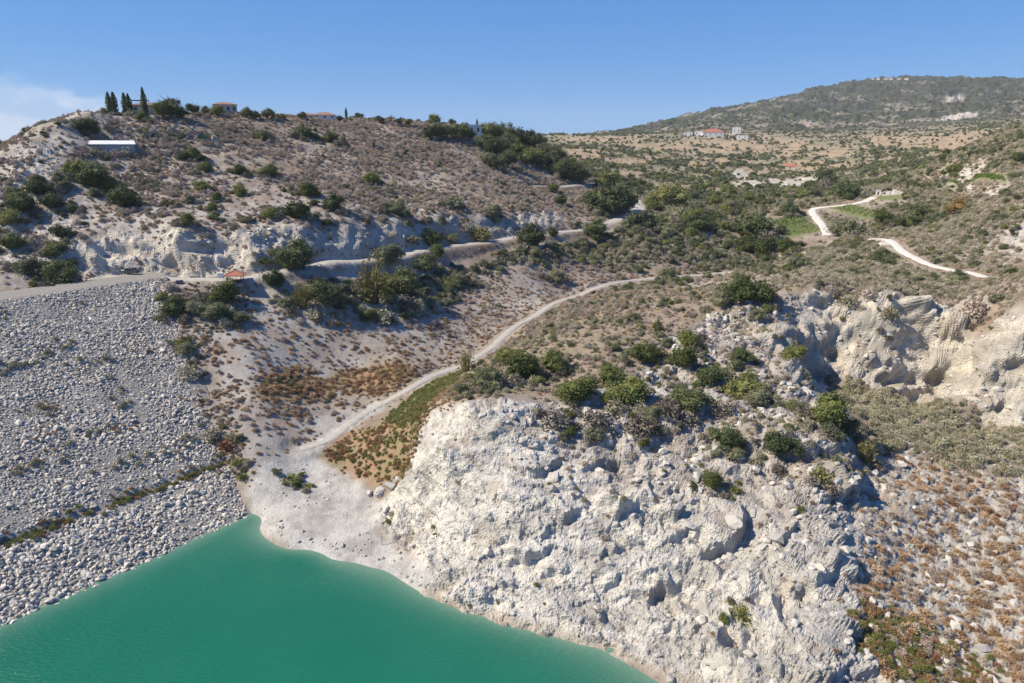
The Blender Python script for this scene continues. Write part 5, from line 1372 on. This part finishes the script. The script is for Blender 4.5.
def empty(nm, p, rz=0.0, label=None, cat=None, group=None, z=None):
    o = bpy.data.objects.new(nm, None); COL.objects.link(o); o.location = (p[0], p[1], ground(p[0], p[1]) if z is None else z); o.rotation_euler = (0, 0, rz)
    return tag(o, label, cat, group)
def hip(x0, x1, y0, y1, z, h, over=.5, gable=False):
    x0 -= over; x1 += over; y0 -= over; y1 += over; ym = (y0 + y1) / 2; i = 0.02 if gable else min((y1 - y0) / 2, (x1 - x0) / 2 - .05)
    V = np.array([(x0, y0, z), (x1, y0, z), (x1, y1, z), (x0, y1, z), (x0 + i, ym, z + h), (x1 - i, ym, z + h),
                  (x0, y0, z - .18), (x1, y0, z - .18), (x1, y1, z - .18), (x0, y1, z - .18)])
    return [(V, np.array([(0, 1, 5, 4), (2, 3, 4, 5), (6, 7, 1, 0), (7, 8, 2, 1), (8, 9, 3, 2), (9, 6, 0, 3), (9, 8, 7, 6)])), (V, np.array([(1, 2, 5), (3, 0, 4)]))]
def joinsame(parts):
    V = parts[0][0]; return V, [p[1] for p in parts]
def windows(root, xs, y, z, w, h, wall_o):
    for x in xs:
        f = part('window', box(x - w / 2, x + w / 2, y - .06, y + .02, z, z + h), M['wood'], root)
        part('pane', box(x - w / 2 + .1, x + w / 2 - .1, y - .09, y - .062, z + .1, z + h - .1), M['glass'], f)
def face_cam(p, turn=0.0): return -math.atan2(p[0], p[1]) + turn
def house(px, py, wpx, hpx, label, wallm='plaster', roofm='tiles', roof='hip', rh=.35, nwin=3, dy=0, turn=0.0, depth=.6, nm='house', group=None):
    p = at(px, py)
    if dy: p = ground_pt(*(np.array(p[:2]) * (1 + dy / p[1])))
    k = px_scale(p); w = wpx / k; h = hpx / k; d = w * depth; hw = h * (1 - rh)
    root = empty(nm, p, face_cam(p, turn), label, 'house', group)
    wl = part('wall', box(-w / 2, w / 2, 0, d, -2.5, hw), M[wallm], root)
    if roof == 'flat': part('roof', [box(-w / 2 - .15, w / 2 + .15, -.15, d + .15, hw + .003, hw + max(h * .08, .25))], M[roofm], root)
    else:
        V, Fs = joinsame(hip(-w / 2, w / 2, 0, d, hw + .18, h * rh, .35, roof == 'gable')); part('roof', (V, Fs), M[roofm], root)
    ww = min(1.3, w / (nwin * 2.2)); windows(root, [(-w / 2 + w * (i + .5) / nwin) for i in range(nwin)], 0, hw * .38, ww, hw * .42, wl)
    return root, w, h, hw, d, p
# white hall sunk into the hilltop's left shoulder
def hall():
    p = at(105, 151.5); k = px_scale(p); w = 54 / k; root = empty('long_hall', p, face_cam(p, .05), 'long low white roofed hall on the left shoulder of the hill', 'hall')
    h = 2.3; root.location.z += .2
    part('wall', box(-w / 2, w / 2, 0, 9, -3, h), M['grey_wall'], root)
    part('roof', joinsame(hip(-w / 2, w / 2, 0, 9, h + .2, 1.3, .4, True)), M['white_roof'], root)
    a = part('annexe', box(-w / 2 - 4.2, -w / 2 - .01, 1, 7, -3, 2.2), M['white_wall'], root)
    part('window', box(-w / 2 - 3, -w / 2 - 1.6, .9, .995, .2, 1.3), M['glass'], a)
    part('gutter', box(-w / 2, w / 2, -.62, -.46, h - .12, h + .06), M['white_roof'], root)
hall()
def hilltop_house():
    root, w, h, hw, d, p = house(152, 117, 36, 11, 'wide cream house with a low tiled roof behind the cypresses', 'plaster', 'tiles', 'hip', .28, 4, 8)
    pg = [box(-w * .46, -w * .02, -2.2, -2.05, h * 1.08, h * 1.08 + .3), box(-w * .46, -w * .02, .3, .45, h * 1.08, h * 1.08 + .3)] + [box(x - .12, x + .12, -2.25, .5, h * 1.08 + .303, h * 1.08 + .42) for x in np.linspace(-w * .45, -w * .03, 9)]
    pp = part('pergola', pg, M['wood'], root)
    for x in (-w * .44, -w * .04): part('post', box(x - .1, x + .1, -2.2, -2.0, -1, h * 1.08 - .003), M['white_wall'], pp)
    part('terrace_wall', box(-w * .7, w * .75, -4.2, -3.9, -2, .7), M['concrete'], root)
hilltop_house()
house(226, 116, 22, 11, 'beige two storey house with a clay tiled roof on the hilltop', 'plaster', 'tiles', 'hip', .22, 4, 8)
house(325, 121, 22, 7, 'low house with a pinkish roof on the skyline', 'white_wall', 'tiles', 'hip', .4, 3, 6)
house(309, 120, 9, 5, 'small pinkish roofed house left of the low skyline house', 'plaster', 'tiles', 'gable', .4, 2, 9)
house(475, 134.5, 13, 11, 'white flat roofed house among the trees of the grove', 'white_wall', 'white_roof', 'flat', .1, 2, -3)
house(713, 137, 21, 8, 'white bungalow with a bright red roof on the far ridge', 'white_wall', 'red_tiles', 'hip', .42, 4, 0, .1)
house(699, 136, 9, 5, 'low white wing left of the red roofed bungalow', 'white_wall', 'white_roof', 'flat', .1, 2, 0)
house(688, 136, 9, 4, 'lowest white outbuilding left of the red roofed bungalow', 'white_wall', 'white_roof', 'flat', .1, 2, 0)
house(736, 135, 8, 7.5, 'tall white house right of the red roofed bungalow', 'white_wall', 'white_roof', 'flat', .1, 2, 0)
house(742, 139, 11, 4, 'low white terrace house in front of the tall white house', 'white_wall', 'white_roof', 'flat', .1, 2, -10)
house(790, 170, 9, 6, 'small red shed in the terraced fields of the far valley', 'plaster', 'red_tiles', 'gable', .45, 1, 0)
for k, (px, w) in enumerate(((873, 3), (878, 3), (886, 4), (891, 3), (899, 4), (906, 4))):
    house(px, 80, w, 2.2, 'tiny pale house in the row of houses on the far mountain top', 'white_wall' if k % 2 else 'plaster', 'white_roof' if k < 2 else 'tiles', 'flat' if k < 2 else 'gable', .3, 2, 0, 0, .6, 'house', 'houses on the mountain top')
# white shelter by the vineyard track
p = at(878, 195); k = px_scale(p); root = empty('white_hut', p, face_cam(p), 'little white hut at the top of the vineyard track', 'hut')
part('wall', box(-1.4, 1.4, 0, 2.4, -.5, 2.8), M['white_wall'], root); part('roof', box(-1.6, 1.6, -.2, 2.6, 2.803, 3.0), M['white_roof'], root); part('door', box(-.5, .5, -.05, -.003, -.1, 2.1), M['wood'], root)

# ------------------------------------------------------------------ hilltop yard: tank, conveyor, tent
M['green_paint'] = plain('green_paint', (.02, .17, .075), .5, .15, 2.0, 0, 0, .4)
def lathe(prof, seg=20):
    V = []; 
    for r_, z in prof:
        for s in range(seg): V.append((r_ * math.cos(6.2832 * s / seg), r_ * math.sin(6.2832 * s / seg), z))
    f = [(k * seg + s, k * seg + (s + 1) % seg, (k + 1) * seg + (s + 1) % seg, (k + 1) * seg + s) for k in range(len(prof) - 1) for s in range(seg)]
    return np.array(V), np.array(f)
p = at(202, 139); root = empty('green_tank', p, 0, 'round dark green tank in the yard on the hilltop slope', 'tank')
part('body', lathe([(.01, 2.1), (.9, 2.08), (1.45, 1.7), (1.55, 1.2), (1.55, 0), (.01, 0)]), M['green_paint'], root, None, True); part('lid', lathe([(.01, 2.35), (.4, 2.3), (.45, 2.05)]), M['green_paint'], root, None, True)
part('rim', lathe([(1.5, .1), (1.72, .1), (1.72, -.5), (1.5, -.5)]), M['concrete'], root)
def conveyor(px, py, L, tilt, label):
    p = at(px, py); root = empty('conveyor', p, face_cam(p), label, 'conveyor')
    c, s = math.cos(tilt), math.sin(tilt)
    def beam(y0, y1, z0, z1):
        V, f = box(0, L, y0, y1, z0, z1); V = V.copy(); x = V[:, 0].copy(); V[:, 0] = x * c - V[:, 2] * s; V[:, 2] = x * s + V[:, 2] * c; return V, f
    part('frame', [beam(-.6, -.38, 0, .75), beam(.38, .6, 0, .75)] , M['steel'], root); part('belt', beam(-.37, .37, .45, .62), M['concrete'], root)
    h = L * .55 * s; x = L * .55 * c
    for y in (-.45, .45): part('leg', box(x - .12, x + .12, y - .1, y + .1, -1, h - .05), M['steel'], root)
    part('hopper', lathe([(.2, -.1), (.3, .1), (.9, .9), (.92, 1.0), (.85, 1.0), (.25, .1)], 8), M['steel'], root, (-.3, 0, .3))
conveyor(188, 138, 7.5, R(52), 'steep grey conveyor beam left of the green tank')
conveyor(170, 134, 6.5, R(45), 'dark grey conveyor beam, middle one of the three in the hilltop yard')
conveyor(149, 137, 6.0, R(42), 'pale grey conveyor beam at the left end of the hilltop yard')
p = at(215, 139); root = empty('white_arch', p, face_cam(p, .5), 'white arched shelter frame right of the green tank', 'shelter')
a = np.linspace(0, math.pi, 15); V = np.array([(math.cos(t) * q, y, math.sin(t) * q * 1.5 - .2) for y in (0, .5) for q in (1.3, 1.0) for t in a]); n = 15
f = [(b + i, b + i + 1, c_ + i + 1, c_ + i) for b, c_ in ((0, n), (n, 3 * n), (3 * n, 2 * n), (2 * n, 0)) for i in range(n - 1)]
part('arch', (V, np.array(f)), M['white_wall'], root); part('base', box(-1.6, 1.6, -.2, .7, -.8, -.203), M['concrete'], root)
p = at(195, 140.5); root = empty('yard_wall', p, face_cam(p), 'low pale wall along the front of the hilltop yard', 'wall')
for i, x in enumerate(np.linspace(-8, 8, 9)): part('wall_panel', box(x - .98, x + .98, -.1, .1, -1.0, .55), M['concrete'], root)

# ------------------------------------------------------------------ dam road: car, pavilion, bits and pieces
M['car_paint'] = plain('dark_car_paint', (.10, .115, .14), .25, .1, 2, 0, .3, .5)
M['tyre'] = plain('tyre', (.02, .02, .02), .9, .2, 8); M['rim'] = plain('alloy', (.45, .45, .46), .4, .1, 8, 0, .8); M['lamp'] = plain('lamp_glass', (.7, .7, .68), .2, .1, 8); M['redlamp'] = plain('red_lamp', (.4, .02, .02), .3, .1, 8)
M['blue'] = plain('blue_cloth', (.025, .035, .10), .8, .25, 3, .4)
def car():
    p = at(131, 275.5); root = empty('parked_car', p, R(-8), 'dark car parked on the dam road under the white cutting', 'car', None, max(ground(p[0], p[1]), DCREST) + .12); root.scale = (1.1, 1.1, 1.2)
    L = 4.5; pts = [(-2.2, .35), (-2.25, .75), (-2.0, .95), (-1.15, 1.02), (-.55, 1.42), (1.0, 1.46), (1.75, 1.05), (2.18, .95), (2.25, .55), (2.15, .32)]
    def loft(pr, hw, inset):
        V = []; 
        for y, sc_ in ((-hw, inset), (-hw * .97, 1), (hw * .97, 1), (hw, inset)):
            for x, z in pr: V.append((x * (1 if sc_ == 1 else .985), y, .3 + (z - .3) * (1 if sc_ == 1 else .96)))
        n = len(pr); f = [(r * n + i, r * n + (i + 1) % n, (r + 1) * n + (i + 1) % n, (r + 1) * n + i) for r in range(3) for i in range(n)]
        return np.array(V), np.array(f)
    V, f = loft(pts, .88, .9); cap = [tuple(range(10))[::-1], tuple(range(30, 40))]
    part('body', (V, [f, np.array(cap)]), M['car_paint'], root)
    for y in (-.885, .885):
        part('side_window', (np.array([(-.98, y, 1.0), (1.5, y, 1.02), (.95, y, 1.38), (-.5, y, 1.36), (-.98, y * 1.01, 1.0), (1.5, y * 1.01, 1.02), (.95, y * 1.01, 1.38), (-.5, y * 1.01, 1.36)]), np.array([(0, 1, 2, 3), (7, 6, 5, 4), (0, 4, 5, 1), (1, 5, 6, 2), (2, 6, 7, 3), (3, 7, 4, 0)])), M['glass'], root)
        for x in (-1.4, 1.4):
            Vw, fw = lathe([(.01, -.1), (.24, -.11), (.33, -.09), (.335, .09), (.24, .11), (.01, .1)], 16); Vw = Vw[:, (0, 2, 1)]
            w = part('wheel', (Vw, fw), M['tyre'], root, (x, y * .95, .33)); part('rim', (np.array([(q * math.cos(t), sy * .118, q * math.sin(t)) for sy in (-1, 1) for q in (.05, .2) for t in np.linspace(0, 6.28, 9)[:-1]]), np.array([(b + i, b + (i + 1) % 8, b + 8 + (i + 1) % 8, b + 8 + i) for b in (0, 16) for i in range(8)])), M['rim'], w)
        part('headlight', box(-2.27, -2.1, y * .72 - .18, y * .72 + .18, .7, .84), M['lamp'], root); part('tail_light', box(2.12, 2.27, y * .75 - .14, y * .75 + .14, .75, .9), M['redlamp'], root)
    part('windscreen', (np.array([(-1.12, -.75, 1.05), (-1.12, .75, 1.05), (-.6, .68, 1.41), (-.6, -.68, 1.41), (-1.17, -.75, 1.06), (-1.17, .75, 1.06), (-.65, .68, 1.43), (-.65, -.68, 1.43)]), np.array([(4, 5, 6, 7), (3, 2, 1, 0), (0, 1, 5, 4), (1, 2, 6, 5), (2, 3, 7, 6), (3, 0, 4, 7)])), M['glass'], root)
    part('rear_window', (np.array([(1.1, -.68, 1.43), (1.1, .68, 1.43), (1.68, .72, 1.1), (1.68, -.72, 1.1), (1.15, -.68, 1.46), (1.15, .68, 1.46), (1.73, .72, 1.12), (1.73, -.72, 1.12)]), np.array([(7, 6, 5, 4), (0, 1, 2, 3), (0, 4, 5, 1), (1, 5, 6, 2), (2, 6, 7, 3), (3, 7, 4, 0)])), M['glass'], root)
car()
def pavilion():
    p = at(236, 283); z = ground(p[0], p[1]); k = px_scale(p); W_ = 14.5 / k; root = empty('picnic_pavilion', p, R(12), 'open picnic pavilion with a red pyramid roof at the end of the dam', 'pavilion', None, z)
    h = 9.0 / k; a = W_ / 2
    part('floor', box(-a, a, -a, a, -.8, .12), M['concrete'], root)
    for x in (-a + .25, a - .25):
        for y in (-a + .25, a - .25): part('post', box(x - .1, x + .1, y - .1, y + .1, .123, h), M['wood'], root)
    rf = part('roof', joinsame([(np.array([(-a - .6, -a - .6, h), (a + .6, -a - .6, h), (a + .6, a + .6, h), (-a - .6, a + .6, h), (0, 0, h + W_ * .27), (-a - .6, -a - .6, h - .14), (a + .6, -a - .6, h - .14), (a + .6, a + .6, h - .14), (-a - .6, a + .6, h - .14)]), np.array([(5, 6, 1, 0), (6, 7, 2, 1), (7, 8, 3, 2), (8, 5, 0, 3), (8, 7, 6, 5)])), (None, np.array([(0, 1, 4), (1, 2, 4), (2, 3, 4), (3, 0, 4)]))]), M['red_tiles'], root)
    part('finial', lathe([(.01, .5), (.12, .35), (.1, .1), (.16, 0)], 8), M['red_tiles'], rf, (0, 0, h + W_ * .27))
    for sx in (-1, 1): part('ridge', tube([(sx * (a + .6), -a - .6, h + .05), (0, 0, h + W_ * .27 + .05)], [.09, .09], 5), M['red_tiles'], rf)
    t = empty('picnic_table', p, R(12), 'wooden picnic table with benches under the red pavilion roof', 'table', None, z + .123)
    part('table_top', box(-1.1, 1.1, -.4, .4, .68, .75), M['wood'], t)
    for y in (-.85, .85): part('bench', box(-1.1, 1.1, y - .16, y + .16, .40, .46), M['wood'], t)
    for x in (-.7, .7): part('leg', [box(x - .06, x + .06, -.35, .35, 0, .677), box(x - .062, x + .062, -.95, .95, .28, .397)], M['wood'], t)
pavilion()
p = at(221, 278.5); root = empty('white_cabinet', p, R(10), 'white service box on the roadside left of the pavilion', 'box'); part('body', box(-.75, .75, -.4, .4, .15, 1.7), M['white_wall'], root); part('door', box(-.68, .68, -.45, -.403, .25, 1.6), M['white_wall'], root); part('base', box(-.8, .8, -.45, .45, -.5, .147), M['concrete'], root)
p = at(204, 278); root = empty('pale_pillar', p, R(6), 'tall pale concrete pillar against the cutting beside the dam road', 'pillar'); part('shaft', box(-.4, .4, -.35, .35, -.5, 4.2), M['concrete'], root); part('cap', box(-.55, .55, -.5, .5, 4.203, 4.5), M['concrete'], root)
p = at(180, 283.5); root = empty('blue_tent', p, R(20), 'small dark blue tent pitched at the edge of the dam road', 'tent')
V, Fs = joinsame(hip(-.9, .9, -.6, .6, .02, .95, 0, True)); part('canopy', (V, Fs), M['blue'], root); part('flap', (np.array([(-.93, -.3, .0), (-.93, .3, .0), (-.90, 0, .9), (-.96, -.3, .0), (-.96, .3, 0), (-.93, 0, .9)]), [np.array([(0, 1, 4, 3), (1, 2, 5, 4), (2, 0, 3, 5)]), np.array([(0, 2, 1), (3, 4, 5)])]), M['blue'], root)
for i, (px, py, lab) in enumerate(((160, 277, 'pale kerb stone beside the road, left one under the cutting'), (172, 277, 'pale kerb stone beside the road, middle one under the cutting'), (195, 277.5, 'pale kerb stone beside the road near the pillar'))):
    p = at(px, py); o = part('kerb_stone', joinVF([box(-1.3, 1.3, -.25, .25, -.3, .45), box(-1.2, 1.2, -.2, .2, .453, .52)]), M['concrete'], None); o.location = (p[0], p[1], ground(p[0], p[1])); o.rotation_euler = (0, 0, R(5)); tag(o, lab, 'kerb stone')
# poles
def pole(px, py, hpx, label, arm=True):
    p = at(px, py); h = hpx / px_scale(p); root = empty('utility_pole', p, face_cam(p, .4), label, 'pole')
    part('shaft', tube([(0, 0, -.5), (0, 0, h)], [.16, .10], 8), M['pole'], root)
    if arm: part('cross_arm', box(-.9, .9, -.06, .06, h - .7, h - .55), M['pole'], root)
pole(510, 140, 20, 'wooden utility pole rising from the grove at the hill\'s right end')
pole(392, 122, 0.1 + 7, 'thin pole on the skyline right of the middle trees')
pole(213, 139, 9, 'short pole beside the white arched shelter', False)
# bare stick on the beach
p = at(382, 545); root = empty('bare_sapling', p, 0, 'thin bare sapling standing alone on the beach', 'sapling')
h = 15 / px_scale(p)
part('trunk', tube([(0, 0, -.2), (.03, 0, h * .5), (0, 0, h)], [.05, .04, .015], 5), M['bark'], root)
for k in range(7):
    a = k * 2.4; z = h * (.5 + .07 * k); part('twig', tube([(0, 0, z), (math.cos(a) * .45, math.sin(a) * .45, z + .3), (math.cos(a) * .7, math.sin(a) * .7, z + .35)], [.02, .015, .006], 4), M['bark'], root)

# ------------------------------------------------------------------ larger trees in the middle of the valley
tp_, _ = sample(midr * (1 - valley) * (1 - pl) * gap * (1 - righthill) * ss(270, 320, Yg) * (.2 + clump2) * .004, 70, True, 711)
tp_ = tp_[np.abs(tp_[:, 0] / tp_[:, 1]) < .74]; th_ = rr.uniform(4.0, 8.5, len(tp_)); mh_ = float(np.median(th_))
for k, (a_, h_) in enumerate(zip(tp_, th_)):
    kd = ('leaf', 'dark', 'olive', 'leaf')[k % 4]
    tree_at(a_, h_, kd, near_label({'leaf': 'green broadleaf tree', 'dark': 'dark broadleaf tree', 'olive': 'grey-green olive tree'}[kd], a_, h_, mh_), 'trees of the middle valley', None, 1.1)
print('TREES', len(tp_))

# ------------------------------------------------------------------ vine rows
M['vine'] = leaf_material('vine_leaves', [(.15, (.085, .135, .03)), (.5, (.14, .20, .045)), (.9, (.20, .25, .07))], .2)
def vine_row(a, b, label, group, w=1.1, h=1.4):
    a, b = np.array(a), np.array(b); L = np.hypot(*(b - a)); n = int(L * 9); r = rr
    t = r.uniform(0, 1, n); pos = a + (b - a) * t[:, None] + r.normal(size=(n, 2)) * w * .28
    lump = .75 + .35 * vnoise(t * L / 1.6, np.full(n, float(r.uniform(0, 99))), 7)
    z = r.uniform(.15, 1, n) ** .7 * h * lump
    c = np.stack([pos[:, 0] - a[0], pos[:, 1] - a[1], ground(pos[:, 0], pos[:, 1]) - ground(*a) + z], 1)
    V, f = quads(c, r.normal(size=(n, 3)) + np.array((0, 0, .6)), .22, r)
    o = bpy.data.objects.new('vine_row', None); COL.objects.link(o); o.location = (a[0], a[1], ground(*a)); tag(o, label, 'vine row', group)
    part('foliage', (V, f), M['vine'], o)
    st = [tube([(q[0] - a[0], q[1] - a[1], ground(*q) - ground(*a) - .2), (q[0] - a[0] + .05, q[1] - a[1], ground(*q) - ground(*a) + h * .6)], [.07, .04], 5) for q in (a + (b - a) * s for s in np.arange(.04, 1, max(4.0 / L, .05)))]
    for s_ in st: part('vine_stem', s_, M['bark'], o)
q0, q1, q2, q3 = (at_h(*p) for p in ((771, 221), (800, 215), (822, 231), (786, 237)))
for k in range(9):
    s = (k + .5) / 9; vine_row(q0 + (q3 - q0) * s, q1 + (q2 - q1) * s, 'green vine row of the striped vineyard below the curving track', 'rows of the striped vineyard')
q0, q1, q2, q3 = (at_h(*p) for p in ((832, 209), (850, 205), (884, 214), (880, 219)))
for k in range(8):
    s = (k + .5) / 8; vine_row(q0 + (q3 - q0) * s, q1 + (q2 - q1) * s, 'green vine row of the plot right of the curving track', 'rows of the vineyard right of the track')
q0, q1, q2, q3 = (at_h(*p) for p in ((940, 181), (1000, 177), (1004, 182), (960, 187)))
for k in range(6):
    s = (k + .5) / 6; vine_row(q0 + (q3 - q0) * s, q1 + (q2 - q1) * s, 'green vine row of the plot high on the right hillside', 'rows of the vineyard on the right hillside')

# ------------------------------------------------------------------ the air over the valley
HAZE = .00006
hz = bpy.data.materials.new('haze'); hz.use_nodes = True
for n_ in list(hz.node_tree.nodes):
    if n_.type != 'OUTPUT_MATERIAL': hz.node_tree.nodes.remove(n_)
pv = hz.node_tree.nodes.new('ShaderNodeVolumePrincipled'); pv.inputs['Color'].default_value = (.80, .88, 1.0, 1); pv.inputs['Density'].default_value = HAZE
hz.node_tree.links.new(pv.outputs[0], hz.node_tree.nodes['Material Output'].inputs['Volume'])
tag(link('haze', mesh_from('haze', *box(-7600, 7600, -7600, 7600, -14, 430), hz)), kind='stuff')   # name haze
